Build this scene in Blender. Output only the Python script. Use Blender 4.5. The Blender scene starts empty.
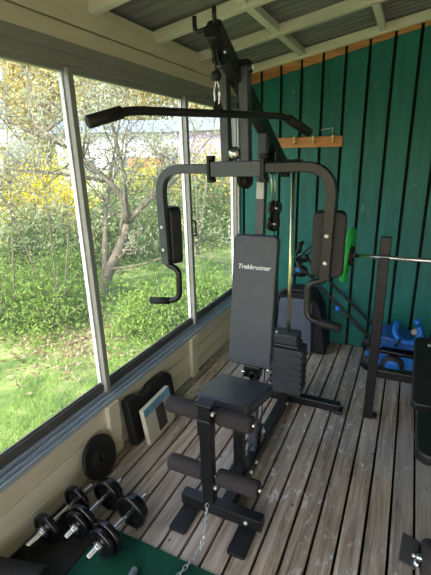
import bpy, bmesh, math, random
from mathutils import Vector, Matrix, noise
R = math.radians
SC = bpy.context.scene
COL = SC.collection
random.seed(7)

# ------------------------------------------------------------------ materials
def new_mat(name):
    m = bpy.data.materials.new(name); m.use_nodes = True
    nt = m.node_tree; b = nt.nodes['Principled BSDF']
    return m, nt, b

def N(nt, t, **kw):
    n = nt.nodes.new(t)
    for k, v in kw.items():
        if k in n.inputs: n.inputs[k].default_value = v
        else: setattr(n, k, v)
    return n

def ramp(nt, stops, fac=None):
    n = nt.nodes.new('ShaderNodeValToRGB'); cr = n.color_ramp
    while len(cr.elements) < len(stops): cr.elements.new(0.5)
    for e, (p, c) in zip(cr.elements, stops): e.position = p; e.color = (*c, 1)
    if fac is not None: nt.links.new(fac, n.inputs[0])
    return n

def plain(name, col, rough=0.5, metal=0.0, var=0.12, scale=14.0, bump=0.0, bscale=120.0, spec=0.5, stretch=(1, 1, 1)):
    """One colour with slight procedural wear."""
    m, nt, b = new_mat(name)
    tc = N(nt, 'ShaderNodeTexCoord'); mp = N(nt, 'ShaderNodeMapping'); mp.inputs['Scale'].default_value = stretch
    nt.links.new(tc.outputs['Object'], mp.inputs[0])
    no = N(nt, 'ShaderNodeTexNoise', Scale=scale, Detail=5.0); nt.links.new(mp.outputs[0], no.inputs['Vector'])
    lo = tuple(max(0, c * (1 - var)) for c in col); hi = tuple(min(1, c * (1 + var)) for c in col)
    rp = ramp(nt, [(0.3, lo), (0.7, hi)], no.outputs['Fac']); nt.links.new(rp.outputs[0], b.inputs['Base Color'])
    b.inputs['Roughness'].default_value = rough; b.inputs['Metallic'].default_value = metal
    b.inputs['Specular IOR Level'].default_value = spec
    if bump:
        n2 = N(nt, 'ShaderNodeTexNoise', Scale=bscale, Detail=3.0); nt.links.new(mp.outputs[0], n2.inputs['Vector'])
        bp = N(nt, 'ShaderNodeBump', Strength=bump, Distance=0.003)
        nt.links.new(n2.outputs['Fac'], bp.inputs['Height']); nt.links.new(bp.outputs[0], b.inputs['Normal'])
    return m

def deck_material():
    m, nt, b = new_mat('weathered_deck_wood')
    L = nt.links.new
    geo = N(nt, 'ShaderNodeNewGeometry'); tc = N(nt, 'ShaderNodeTexCoord')
    off = N(nt, 'ShaderNodeVectorMath', operation='MULTIPLY_ADD')
    cmb = N(nt, 'ShaderNodeCombineXYZ')
    L(geo.outputs['Random Per Island'], cmb.inputs[1]); L(geo.outputs['Random Per Island'], cmb.inputs[2])
    L(cmb.outputs[0], off.inputs[0]); off.inputs[1].default_value = (0, 37.0, 11.0); L(tc.outputs['Object'], off.inputs[2])
    mp = N(nt, 'ShaderNodeMapping'); mp.inputs['Scale'].default_value = (20, 1.1, 8); L(off.outputs[0], mp.inputs[0])
    gr = N(nt, 'ShaderNodeTexNoise', Scale=2.2, Detail=7.0, Roughness=0.62, Distortion=0.7); L(mp.outputs[0], gr.inputs['Vector'])
    base = ramp(nt, [(0.25, (0.075, 0.055, 0.041)), (0.45, (0.325, 0.258, 0.198)), (0.72, (0.60, 0.50, 0.405))], gr.outputs['Fac'])
    mpf = N(nt, 'ShaderNodeMapping'); mpf.inputs['Scale'].default_value = (130, 3.0, 20); L(off.outputs[0], mpf.inputs[0])
    fg = N(nt, 'ShaderNodeTexNoise', Scale=1.6, Detail=5.0, Roughness=0.7); L(mpf.outputs[0], fg.inputs['Vector'])
    fr = ramp(nt, [(0.30, (0.55, 0.53, 0.50)), (0.50, (1, 1, 1)), (0.72, (1.12, 1.12, 1.12))], fg.outputs['Fac'])
    mf = N(nt, 'ShaderNodeMix', data_type='RGBA', blend_type='MULTIPLY'); mf.inputs[0].default_value = 1.0
    L(base.outputs[0], mf.inputs[6]); L(fr.outputs[0], mf.inputs[7])
    # board to board variation
    hs = N(nt, 'ShaderNodeHueSaturation')
    mr = N(nt, 'ShaderNodeMapRange'); mr.inputs['To Min'].default_value = 0.78; mr.inputs['To Max'].default_value = 1.14
    L(geo.outputs['Random Per Island'], mr.inputs[0]); L(mr.outputs[0], hs.inputs['Value']); L(mf.outputs[2], hs.inputs['Color'])
    # broad grey weathering patches
    wn = N(nt, 'ShaderNodeTexNoise', Scale=2.1, Detail=4.0); L(tc.outputs['Object'], wn.inputs['Vector'])
    wr = ramp(nt, [(0.42, (0, 0, 0)), (0.66, (1, 1, 1))], wn.outputs['Fac'])
    mx = N(nt, 'ShaderNodeMix', data_type='RGBA'); mx.inputs[7].default_value = (0.36, 0.365, 0.37, 1)
    wm = N(nt, 'ShaderNodeMath', operation='MULTIPLY'); L(wr.outputs[0], wm.inputs[0]); wm.inputs[1].default_value = 0.55
    L(wm.outputs[0], mx.inputs[0]); L(hs.outputs[0], mx.inputs[6])
    # old paint splashes
    pn = N(nt, 'ShaderNodeTexNoise', Scale=17.0, Detail=9.0, Roughness=0.68, Distortion=0.4)
    mp2 = N(nt, 'ShaderNodeMapping'); mp2.inputs['Scale'].default_value = (1.5, 0.7, 1); L(tc.outputs['Object'], mp2.inputs[0]); L(mp2.outputs[0], pn.inputs['Vector'])
    pr = ramp(nt, [(0.555, (0, 0, 0)), (0.62, (1, 1, 1))], pn.outputs['Fac'])
    bn = N(nt, 'ShaderNodeTexNoise', Scale=1.4, Detail=2.0); L(tc.outputs['Object'], bn.inputs['Vector'])
    br = ramp(nt, [(0.44, (0, 0, 0)), (0.58, (1, 1, 1))], bn.outputs['Fac'])
    pm = N(nt, 'ShaderNodeMath', operation='MULTIPLY'); L(pr.outputs[0], pm.inputs[0]); L(br.outputs[0], pm.inputs[1])
    pm2 = N(nt, 'ShaderNodeMath', operation='MULTIPLY'); L(pm.outputs[0], pm2.inputs[0]); pm2.inputs[1].default_value = 0.8
    mx2 = N(nt, 'ShaderNodeMix', data_type='RGBA'); mx2.inputs[7].default_value = (0.74, 0.75, 0.76, 1)
    L(pm2.outputs[0], mx2.inputs[0]); L(mx.outputs[2], mx2.inputs[6])
    # dark knots and spots
    vo = N(nt, 'ShaderNodeTexVoronoi', Scale=9.5); mp3 = N(nt, 'ShaderNodeMapping'); mp3.inputs['Scale'].default_value = (1.5, 0.8, 1)
    L(off.outputs[0], mp3.inputs[0]); L(mp3.outputs[0], vo.inputs['Vector'])
    kr = ramp(nt, [(0.045, (1, 1, 1)), (0.10, (0, 0, 0))], vo.outputs['Distance'])
    mx3 = N(nt, 'ShaderNodeMix', data_type='RGBA'); mx3.inputs[7].default_value = (0.06, 0.05, 0.042, 1)
    L(kr.outputs[0], mx3.inputs[0]); L(mx2.outputs[2], mx3.inputs[6])
    L(mx3.outputs[2], b.inputs['Base Color'])
    b.inputs['Roughness'].default_value = 0.62; b.inputs['Specular IOR Level'].default_value = 0.4
    bp = N(nt, 'ShaderNodeBump', Strength=0.5, Distance=0.003); L(gr.outputs['Fac'], bp.inputs['Height']); L(bp.outputs[0], b.inputs['Normal'])
    return m

def painted_boards(name, c0, c1, rough=0.5, scuff=None, stretch=(3, 3, 0.5)):
    m, nt, b = new_mat(name); L = nt.links.new
    tc = N(nt, 'ShaderNodeTexCoord'); mp = N(nt, 'ShaderNodeMapping'); mp.inputs['Scale'].default_value = stretch
    L(tc.outputs['Object'], mp.inputs[0])
    n1 = N(nt, 'ShaderNodeTexNoise', Scale=6.0, Detail=6.0); L(mp.outputs[0], n1.inputs['Vector'])
    rp = ramp(nt, [(0.3, c0), (0.7, c1)], n1.outputs['Fac']); out = rp.outputs[0]
    geo = N(nt, 'ShaderNodeNewGeometry'); mr = N(nt, 'ShaderNodeMapRange')
    mr.inputs['To Min'].default_value = 0.88; mr.inputs['To Max'].default_value = 1.1
    L(geo.outputs['Random Per Island'], mr.inputs[0])
    hs = N(nt, 'ShaderNodeHueSaturation'); L(mr.outputs[0], hs.inputs['Value']); L(out, hs.inputs['Color']); out = hs.outputs[0]
    if scuff:
        n2 = N(nt, 'ShaderNodeTexNoise', Scale=5.0, Detail=8.0, Roughness=0.6); L(tc.outputs['Object'], n2.inputs['Vector'])
        r2 = ramp(nt, [(0.665, (0, 0, 0)), (0.72, (0.45, 0.45, 0.45))], n2.outputs['Fac'])
        mx = N(nt, 'ShaderNodeMix', data_type='RGBA'); mx.inputs[7].default_value = (*scuff, 1)
        L(r2.outputs[0], mx.inputs[0]); L(out, mx.inputs[6]); out = mx.outputs[2]
    L(out, b.inputs['Base Color']); b.inputs['Roughness'].default_value = rough
    bp = N(nt, 'ShaderNodeBump', Strength=0.15, Distance=0.002); L(n1.outputs['Fac'], bp.inputs['Height']); L(bp.outputs[0], b.inputs['Normal'])
    return m

def wood_material(name, c0, c1, axis='X', rough=0.55, scale=3.0):
    m, nt, b = new_mat(name); L = nt.links.new
    tc = N(nt, 'ShaderNodeTexCoord'); mp = N(nt, 'ShaderNodeMapping')
    mp.inputs['Scale'].default_value = {'X': (1.2, 12, 12), 'Y': (12, 1.2, 12), 'Z': (12, 12, 1.2)}[axis]
    L(tc.outputs['Object'], mp.inputs[0])
    n1 = N(nt, 'ShaderNodeTexNoise', Scale=scale, Detail=6.0, Distortion=1.0); L(mp.outputs[0], n1.inputs['Vector'])
    rp = ramp(nt, [(0.3, c0), (0.68, c1)], n1.outputs['Fac']); L(rp.outputs[0], b.inputs['Base Color'])
    b.inputs['Roughness'].default_value = rough
    return m

def leaf_material(name, c0, c1, trans=0.45):
    m, nt, b = new_mat(name); L = nt.links.new
    geo = N(nt, 'ShaderNodeNewGeometry')
    rp = ramp(nt, [(0.0, c0), (1.0, c1)], geo.outputs['Random Per Island'])
    L(rp.outputs[0], b.inputs['Base Color']); b.inputs['Roughness'].default_value = 0.6
    b.inputs['Specular IOR Level'].default_value = 0.25
    tr = N(nt, 'ShaderNodeBsdfTranslucent'); L(rp.outputs[0], tr.inputs[0])
    mx = N(nt, 'ShaderNodeMixShader'); mx.inputs[0].default_value = trans
    L(b.outputs[0], mx.inputs[1]); L(tr.outputs[0], mx.inputs[2]); L(mx.outputs[0], nt.nodes['Material Output'].inputs[0])
    return m

def glass_material():
    m, nt, b = new_mat('window_glass'); L = nt.links.new
    nt.nodes.remove(b)
    tr = N(nt, 'ShaderNodeBsdfTransparent'); tr.inputs[0].default_value = (0.95, 0.97, 0.96, 1)
    gl = N(nt, 'ShaderNodeBsdfGlossy', Roughness=0.02)
    geo = N(nt, 'ShaderNodeNewGeometry'); dt = N(nt, 'ShaderNodeVectorMath', operation='DOT_PRODUCT')
    L(geo.outputs['Incoming'], dt.inputs[0]); L(geo.outputs['Normal'], dt.inputs[1])
    ab = N(nt, 'ShaderNodeMath', operation='ABSOLUTE'); L(dt.outputs['Value'], ab.inputs[0])
    om = N(nt, 'ShaderNodeMath', operation='SUBTRACT'); om.inputs[0].default_value = 1.0; L(ab.outputs[0], om.inputs[1])
    pw = N(nt, 'ShaderNodeMath', operation='POWER'); L(om.outputs[0], pw.inputs[0]); pw.inputs[1].default_value = 5.0
    fr = N(nt, 'ShaderNodeMath', operation='MULTIPLY_ADD'); L(pw.outputs[0], fr.inputs[0]); fr.inputs[1].default_value = 0.96; fr.inputs[2].default_value = 0.04
    mx = N(nt, 'ShaderNodeMixShader'); L(fr.outputs[0], mx.inputs[0]); L(tr.outputs[0], mx.inputs[1]); L(gl.outputs[0], mx.inputs[2])
    du = N(nt, 'ShaderNodeBsdfTranslucent'); du.inputs[0].default_value = (0.8, 0.8, 0.8, 1)
    tc = N(nt, 'ShaderNodeTexCoord'); nn = N(nt, 'ShaderNodeTexNoise', Scale=3.0, Detail=6.0); L(tc.outputs['Object'], nn.inputs['Vector'])
    mr = N(nt, 'ShaderNodeMapRange'); mr.inputs['From Min'].default_value = 0.3; mr.inputs['From Max'].default_value = 0.75; mr.inputs['To Min'].default_value = 0.010; mr.inputs['To Max'].default_value = 0.04
    L(nn.outputs['Fac'], mr.inputs[0])
    m2 = N(nt, 'ShaderNodeMixShader'); L(mr.outputs[0], m2.inputs[0]); L(mx.outputs[0], m2.inputs[1]); L(du.outputs[0], m2.inputs[2])
    L(m2.outputs[0], nt.nodes['Material Output'].inputs[0])
    return m

def ground_material():
    m, nt, b = new_mat('garden_ground'); L = nt.links.new
    tc = N(nt, 'ShaderNodeTexCoord')
    n1 = N(nt, 'ShaderNodeTexNoise', Scale=3.5, Detail=8.0); L(tc.outputs['Object'], n1.inputs['Vector'])
    rp = ramp(nt, [(0.3, (0.05, 0.10, 0.02)), (0.52, (0.17, 0.26, 0.055)), (0.72, (0.36, 0.38, 0.17))], n1.outputs['Fac'])
    n2 = N(nt, 'ShaderNodeTexNoise', Scale=0.9, Detail=3.0); L(tc.outputs['Object'], n2.inputs['Vector'])
    r2 = ramp(nt, [(0.50, (0, 0, 0)), (0.62, (1, 1, 1))], n2.outputs['Fac'])
    mx = N(nt, 'ShaderNodeMix', data_type='RGBA'); mx.inputs[7].default_value = (0.34, 0.28, 0.18, 1)
    mu = N(nt, 'ShaderNodeMath', operation='MULTIPLY'); mu.inputs[1].default_value = 0.5; L(r2.outputs[0], mu.inputs[0])
    L(mu.outputs[0], mx.inputs[0]); L(rp.outputs[0], mx.inputs[6]); L(mx.outputs[2], b.inputs['Base Color'])
    b.inputs['Roughness'].default_value = 0.9
    return m

M = dict(
    deck=deck_material(),
    under=plain('dark_subfloor_soil', (0.02, 0.018, 0.016), 0.95),
    cream=painted_boards('cream_paint_horizontal', (0.72, 0.64, 0.475), (0.83, 0.75, 0.575), 0.5, None, (3, 0.5, 3)),
    crack=plain('board_seam_shadow_gap', (0.10, 0.085, 0.06), 0.9),
    beam=painted_boards('cream_paint_beam', (0.70, 0.67, 0.54), (0.80, 0.77, 0.63), 0.5, None, (0.5, 3, 3)),
    green=painted_boards('green_paint', (0.003, 0.122, 0.104), (0.006, 0.185, 0.160), 0.5, (0.30, 0.40, 0.36)),
    greengap=plain('dark_green_groove', (0.004, 0.012, 0.010), 0.9),
    rawwood=wood_material('raw_pine', (0.33, 0.13, 0.035), (0.62, 0.30, 0.10), 'X'),
    rackwood=wood_material('varnished_pine', (0.50, 0.19, 0.045), (0.68, 0.29, 0.09), 'X', 0.4),
    sheet=plain('grey_corrugated_sheet', (0.185, 0.185, 0.17), 0.55, 0.0, 0.2, 4.0, 0, 1, 0.4, (0.5, 6, 1)),
    alum=plain('grey_aluminium', (0.60, 0.61, 0.61), 0.4, 0.1, 0.06, 6.0),
    alumdark=plain('dark_grey_aluminium', (0.34, 0.335, 0.31), 0.45, 0.1, 0.08, 6.0),
    alumgrey=plain('mid_grey_aluminium', (0.34, 0.34, 0.325), 0.4, 0.1, 0.08, 6.0),
    raildark=plain('dark_rail', (0.085, 0.085, 0.082), 0.45, 0.1, 0.1, 6.0),
    rubbershade=plain('black_rubber_and_shade', (0.006, 0.006, 0.006), 0.8),  # black rubber of the roll, also the shade painted on the left mat
    sill=plain('blue_grey_sill_aluminium', (0.42, 0.50, 0.60), 0.3, 0.3, 0.08, 8.0),
    glass=glass_material(),
    frame=plain('charcoal_powder_coat', (0.009, 0.0095, 0.011), 0.32, 0.0, 0.15, 30.0, 0.15, 300.0),
    framelit=plain('front_lit_powder_coat', (0.072, 0.080, 0.098), 0.36, 0.1, 0.1, 20.0, 0.1, 300.0),  # charcoal coat with the front light put into a lighter grey-blue
    vinyl=plain('dark_grey_vinyl', (0.052, 0.060, 0.080), 0.34, 0.0, 0.12, 25.0, 0.25, 500.0),
    blackvinyl=plain('black_vinyl', (0.016, 0.017, 0.018), 0.30, 0.0, 0.15, 25.0, 0.2, 500.0),
    vinylside=plain('black_vinyl_edge', (0.013, 0.0135, 0.015), 0.5),
    foam=plain('grey_foam', (0.034, 0.030, 0.031), 0.85, 0.0, 0.2, 90.0, 0.4, 220.0, 0.3),
    stack=plain('grey_plastic_weight', (0.046, 0.049, 0.058), 0.42, 0.0, 0.15, 20.0, 0.2, 200.0),
    rubber=plain('black_rubber', (0.008, 0.008, 0.009), 0.55, 0.0, 0.2, 20.0, 0.2, 150.0),
    iron=plain('black_cast_iron', (0.011, 0.0105, 0.010), 0.6, 0.1, 0.2, 30.0, 0.3, 200.0),
    gloss=plain('glossy_black_plastic', (0.006, 0.0065, 0.008), 0.22, 0.0, 0.1),
    chrome=plain('chrome', (0.75, 0.76, 0.78), 0.18, 1.0, 0.05),
    zinc=plain('galvanised_steel', (0.55, 0.57, 0.60), 0.32, 0.9, 0.1, 40.0),
    bolt=plain('bright_bolt_head', (0.80, 0.80, 0.78), 0.35, 0.4, 0.05),
    rod=plain('yellowish_chrome_rod', (0.72, 0.66, 0.42), 0.22, 1.0, 0.06),
    brass=plain('brass', (0.80, 0.60, 0.28), 0.3, 0.9, 0.08),
    white=plain('white_print', (0.82, 0.83, 0.84), 0.5, 0.0, 0.02),
    sticker=plain('white_sticker', (0.70, 0.70, 0.68), 0.6, 0.0, 0.06, 60.0),
    matgreen=plain('green_turf_mat', (0.004, 0.058, 0.035), 0.85, 0.0, 0.25, 6.0, 0.5, 400.0, 0.2),
    lime=plain('lime_green_plastic', (0.03, 0.55, 0.10), 0.35, 0.0, 0.08),
    blue=plain('bright_blue_plastic', (0.008, 0.16, 0.62), 0.35, 0.0, 0.12),
    bluedark=plain('dark_blue_plastic', (0.015, 0.09, 0.34), 0.4, 0.0, 0.12),
    bag=plain('blue_grey_fabric', (0.095, 0.115, 0.16), 0.75, 0.0, 0.12, 12.0, 0.2, 200.0),
    net=plain('black_mesh_fabric', (0.010, 0.011, 0.014), 0.8, 0.0, 0.3, 60.0, 0.6, 90.0),
    carton=plain('cream_carton', (0.62, 0.58, 0.46), 0.6, 0.0, 0.06),
    cartonblue=plain('blue_carton_print', (0.16, 0.38, 0.55), 0.5, 0.0, 0.35, 14.0),
    cartondark=plain('dark_carton_photo', (0.05, 0.045, 0.05), 0.5, 0.0, 0.9, 45.0),
    grip=plain('grey_rubber_grip', (0.22, 0.25, 0.32), 0.6),
    tan=plain('tan_cloth', (0.45, 0.36, 0.26), 0.8),
    ground=ground_material(),
    grass=leaf_material('grass_blades', (0.13, 0.32, 0.03), (0.42, 0.56, 0.14), 0.4),
    litter=leaf_material('dry_leaves', (0.20, 0.11, 0.07), (0.62, 0.46, 0.36), 0.2),
    bark=plain('grey_brown_bark', (0.24, 0.20, 0.16), 0.9, 0.0, 0.35, 12.0, 0.8, 40.0, 0.2, (1, 1, 0.3)),
    twig=plain('pale_brown_twig', (0.34, 0.27, 0.20), 0.9, 0.0, 0.3, 12.0),
    budleaf=leaf_material('pale_green_buds', (0.36, 0.40, 0.22), (0.64, 0.66, 0.48), 0.45),
    fern=leaf_material('yellow_green_shoots', (0.13, 0.26, 0.035), (0.36, 0.50, 0.13), 0.45),
    fern2=leaf_material('mid_green_leaves', (0.10, 0.17, 0.055), (0.30, 0.38, 0.15), 0.45),
    forsythia=leaf_material('yellow_blossom', (0.62, 0.55, 0.01), (0.78, 0.70, 0.03), 0.4),
    orange=leaf_material('amber_leaves', (0.72, 0.50, 0.16), (0.80, 0.68, 0.32), 0.45),
    crown=leaf_material('yellow_green_crown', (0.52, 0.45, 0.13), (0.74, 0.64, 0.28), 0.5),
    crown2=leaf_material('dusty_olive_crown', (0.46, 0.40, 0.24), (0.68, 0.58, 0.38), 0.5),
    wallwhite=plain('white_render', (0.74, 0.76, 0.80), 0.8),
    wallpink=plain('pale_pink_render', (0.74, 0.60, 0.58), 0.8),
    lilac=plain('lilac_paint', (0.48, 0.38, 0.68), 0.7),
    roofblue=plain('blue_grey_roof', (0.22, 0.27, 0.35), 0.7),
    roofred=plain('rust_brick', (0.38, 0.16, 0.08), 0.8),
    pane=plain('dark_house_window', (0.16, 0.19, 0.24), 0.15),
)

# ------------------------------------------------------------------ mesh helpers
def basis(d, up=(0, 0, 1)):
    d = Vector(d).normalized(); u = Vector(up)
    if abs(d.dot(u)) > 0.98: u = Vector((0, 1, 0)) if abs(d.y) < 0.9 else Vector((1, 0, 0))
    s = d.cross(u).normalized(); u = s.cross(d).normalized()
    return s, u, d

def box(bm, c, s, rot=None, bev=0.0, seg=2):
    """Box of full size s centred at c, optionally rotated (3x3) and bevelled."""
    t = bmesh.new(); bmesh.ops.create_cube(t, size=1.0)
    bmesh.ops.scale(t, vec=Vector(s), verts=t.verts)
    if bev: bmesh.ops.bevel(t, geom=t.edges[:], offset=min(bev, min(s) * 0.49), segments=seg, affect='EDGES', profile=0.5)
    m = Matrix.Translation(Vector(c)) @ (rot.to_4x4() if rot is not None else Matrix.Identity(4))
    bmesh.ops.transform(t, matrix=m, verts=t.verts); merge(bm, t)

def merge(bm, t):
    vm = {}
    for v in t.verts: vm[v] = bm.verts.new(v.co)
    for f in t.faces:
        try: bm.faces.new([vm[v] for v in f.verts]).smooth = f.smooth
        except ValueError: pass
    t.free()

def fillet(pts, r, n=6):
    pts = [Vector(p) for p in pts]; out = [pts[0]]
    for i in range(1, len(pts) - 1):
        a, b, c = pts[i - 1], pts[i], pts[i + 1]
        rr = min(r, (a - b).length * 0.48, (c - b).length * 0.48)
        p0 = b + (a - b).normalized() * rr; p1 = b + (c - b).normalized() * rr
        for k in range(n + 1):
            t = k / n; out.append(p0 * (1 - t) ** 2 + b * 2 * t * (1 - t) + p1 * t * t)
    out.append(pts[-1]); return out

def tube(bm, pts, r, n=12, cap=True, rad=None, square=None, up=(0, 1, 0), rnd=0.004):
    """Sweep a circle of radius r (or a rounded rectangle square=(w,h)) along pts."""
    pts = [Vector(p) for p in pts]; rings = []
    if square:
        w, h = square[0] / 2, square[1] / 2; prof = []
        for sx, sy, a0 in ((1, 1, 0), (-1, 1, 90), (-1, -1, 180), (1, -1, 270)):
            for a in (0, 45, 90): prof.append((sx * (w - rnd) + rnd * math.cos(R(a0 + a)), sy * (h - rnd) + rnd * math.sin(R(a0 + a))))
    else: prof = [(math.cos(2 * math.pi * k / n), math.sin(2 * math.pi * k / n)) for k in range(n)]
    s = None
    for i, p in enumerate(pts):
        if i == 0: d = pts[1] - p
        elif i == len(pts) - 1: d = p - pts[i - 1]
        else: d = (pts[i + 1] - p).normalized() + (p - pts[i - 1]).normalized()
        d.normalize()
        if s is None: s, u, _ = basis(d, up)
        else:
            s = s - d * s.dot(d); s.normalize(); u = s.cross(d).normalized()
        k = r if rad is None else rad[i]
        sc = 1.0
        if square and 0 < i < len(pts) - 1:
            pass
        rings.append([bm.verts.new(p + (s * x + u * y) * (1 if square else k)) for x, y in prof])
    m = len(prof)
    for a, b in zip(rings, rings[1:]):
        for k in range(m):
            f = bm.faces.new((a[k], a[(k + 1) % m], b[(k + 1) % m], b[k])); f.smooth = not square
    if cap:
        bm.faces.new(rings[0][::-1]); bm.faces.new(rings[-1])

def lathe(bm, prof, origin, axis, n=28):
    """Revolve [(radius, distance along axis)] about axis through origin."""
    s, u, d = basis(axis); o = Vector(origin); rings = []
    for r, z in prof:
        if r < 1e-5: rings.append([bm.verts.new(o + d * z)])
        else: rings.append([bm.verts.new(o + d * z + (s * math.cos(2 * math.pi * k / n) + u * math.sin(2 * math.pi * k / n)) * r) for k in range(n)])
    for a, b in zip(rings, rings[1:]):
        for k in range(n):
            if len(a) == 1 and len(b) == 1: break
            if len(a) == 1: vs = (a[0], b[(k + 1) % n], b[k])
            elif len(b) == 1: vs = (a[k], a[(k + 1) % n], b[0])
            else: vs = (a[k], a[(k + 1) % n], b[(k + 1) % n], b[k])
            bm.faces.new(vs).smooth = True

def cyl(bm, a, b, r, n=20, bev=0.15):
    a, b = Vector(a), Vector(b); L = (b - a).length; e = min(r * bev, L * 0.3)
    lathe(bm, [(0, 0), (r - e, 0), (r, e), (r, L - e), (r - e, L), (0, L)], a, b - a, n)

def ball(bm, c, r, n=16, sc=(1, 1, 1)):
    t = bmesh.new(); bmesh.ops.create_uvsphere(t, u_segments=n, v_segments=max(6, n // 2), radius=r)
    bmesh.ops.scale(t, vec=Vector(sc), verts=t.verts); bmesh.ops.translate(t, vec=Vector(c), verts=t.verts)
    for f in t.faces: f.smooth = True
    merge(bm, t)

def prism(bm, poly, mat, depth, bev=0.0):
    """Extrude a 2D polygon (local xy) by depth along local z, then transform by mat."""
    t = bmesh.new(); vs = [t.verts.new((x, y, 0)) for x, y in poly]; f = t.faces.new(vs)
    r = bmesh.ops.extrude_face_region(t, geom=[f]); bmesh.ops.translate(t, vec=(0, 0, depth), verts=[v for v in r['geom'] if isinstance(v, bmesh.types.BMVert)])
    bmesh.ops.recalc_face_normals(t, faces=t.faces)
    if bev: bmesh.ops.bevel(t, geom=t.edges[:], offset=bev, segments=3, affect='EDGES', profile=0.5)
    bmesh.ops.transform(t, matrix=mat, verts=t.verts); merge(bm, t)

def rrect(w, h, r, n=5):
    out = []
    for sx, sy, a0 in ((1, 1, 0), (-1, 1, 90), (-1, -1, 180), (1, -1, 270)):
        for k in range(n + 1):
            a = R(a0 + 90 * k / n); out.append((sx * (w / 2 - r) + r * math.cos(a), sy * (h / 2 - r) + r * math.sin(a)))
    return out

def frame_mat(o, x, y):
    x = Vector(x).normalized(); y = Vector(y); z = x.cross(y).normalized(); y = z.cross(x).normalized()
    m = Matrix((x, y, z)).transposed().to_4x4(); m.translation = Vector(o); return m

def obj(name, bm, mat, parent=None, label=None):
    """Link a bmesh built in world space as one mesh object; under a parent it is shifted to the parent's frame."""
    me = bpy.data.meshes.new(name)
    bmesh.ops.recalc_face_normals(bm, faces=bm.faces)
    if parent is not None:
        sh = world_loc(parent); bmesh.ops.translate(bm, vec=-sh, verts=bm.verts)
    bm.to_mesh(me); bm.free(); me.materials.append(mat)
    o = bpy.data.objects.new(name, me); COL.objects.link(o)
    if parent is not None: o.parent = parent
    if label: o['label'] = label
    return o

def world_loc(o):
    v = Vector((0, 0, 0))
    while o is not None: v += o.location; o = o.parent
    return v

def tag(o, label, cat, group=None, kind=None):
    o['label'] = label; o['category'] = cat
    if group: o['group'] = group
    if kind: o['kind'] = kind
    return o

def thing(name, label, cat, loc, group=None):
    o = bpy.data.objects.new(name, None); o.empty_display_size = 0.05; o.location = loc; COL.objects.link(o)
    return tag(o, label, cat, group)

def struct(name, bm, mat, parent=None):
    o = obj(name, bm, mat, parent)
    if parent is None: o['kind'] = 'structure'
    return o

def grounded(name, bm, mat, loc, label, cat, group=None):
    """A thing that is one mesh, with its origin at loc."""
    bmesh.ops.translate(bm, vec=-Vector(loc), verts=bm.verts)
    o = obj(name, bm, mat); o.location = loc
    return tag(o, label, cat, group)

def copy_tree(o, loc, rot=None, label=None):
    def cp(x, parent):
        c = x.copy(); COL.objects.link(c); c.parent = parent
        for ch in list(x.children): cp(ch, c)
        return c
    c = cp(o, None); c.location = loc
    if rot: c.rotation_euler = rot
    if label: c['label'] = label
    return c

def text_mesh(s, size, mat4, mat, name, parent, bold=True, italic=True):
    cu = bpy.data.curves.new('t', 'FONT'); cu.body = s; cu.size = size; cu.extrude = 0.0006; cu.align_x = 'CENTER'; cu.align_y = 'CENTER'
    cu.shear = 0.22 if italic else 0.0; cu.offset = 0.0007 if bold else 0.0
    o = bpy.data.objects.new('t', cu); COL.objects.link(o); bpy.context.view_layer.update()
    me = bpy.data.meshes.new_from_object(o); bpy.data.objects.remove(o)
    bm = bmesh.new(); bm.from_mesh(me); bpy.data.meshes.remove(me)
    bmesh.ops.transform(bm, matrix=mat4, verts=bm.verts)
    return obj(name, bm, mat, parent)

NB = bmesh.new
BACK = 3.49          # back wall plane
GZ = -0.35           # garden ground level
def roof_z(x): return 2.295 + 0.152 * x    # underside of the rafters

# ------------------------------------------------------------------ setting
bm = NB()
k = 0
x = 1.607 + 0.1025 * 17
while x > 0.0:
    x0 = max(0.004, x - 0.1025 + 0.006)
    box(bm, ((x0 + x - 0.006) / 2, 0.745, -0.015), (x - 0.006 - x0, 5.49, 0.03), None, 0.003, 2); x -= 0.1025
struct('floor', bm, M['deck'])
bm = NB(); box(bm, (1.7, 0.7, -0.2), (3.6, 5.9, 0.28), None, 0); struct('floor_base', bm, M['under'])

# left wall: low clad wall, boards as real boards with open seams
bm = NB()
for z0, z1 in ((0.0, 0.098), (0.102, 0.211), (0.215, 0.335)):
    box(bm, (-0.011, 0.745, (z0 + z1) / 2), (0.022, 5.49, z1 - z0), None, 0.004)
for y0 in (-0.65, 0.41, 1.455, 2.425, 3.37):
    box(bm, (0.014, y0 + 0.045, 0.168), (0.03, 0.09, 0.334), None, 0.003)
struct('wall_left', bm, M['cream'])
bm = NB(); box(bm, (-0.045, 0.745, 0.165), (0.045, 5.49, 0.33)); struct('wall_left_core', bm, M['crack'])
# header above the windows
bm = NB()
for z0, z1 in ((2.150, 2.219), (2.226, 2.345)):
    box(bm, (-0.012, 0.745, (z0 + z1) / 2), (0.024, 5.49, z1 - z0), None, 0.003)
struct('wall_left_header', bm, M['cream'])
bm = NB(); box(bm, (-0.042, 0.745, 2.255), (0.03, 5.49, 0.2)); struct('wall_left_header_core', bm, M['crack'])

# back wall of green boards with deep grooves
bm = NB(); zc = lambda x: roof_z(x) + 0.06
xs = [0.036 + 0.167 * k for k in range(-1, 20)]
for a, b2 in zip(xs, xs[1:]):
    a = max(a + 0.012, 0.0); b2 = b2 - 0.012
    if b2 > 3.2: break
    vs = [(a, 0.0), (b2, 0.0), (b2, zc(b2)), (a, zc(a))]
    prism(bm, vs, frame_mat((0, BACK + 0.03, 0), (1, 0, 0), (0, 0, 1)), 0.03)
struct('wall_back', bm, M['green'])
bm = NB(); prism(bm, [(-0.05, -0.05), (3.25, -0.05), (3.25, zc(3.25)), (-0.05, zc(0))], frame_mat((0, BACK + 0.09, 0), (1, 0, 0), (0, 0, 1)), 0.06)
struct('wall_back_core', bm, M['greengap'])
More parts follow.
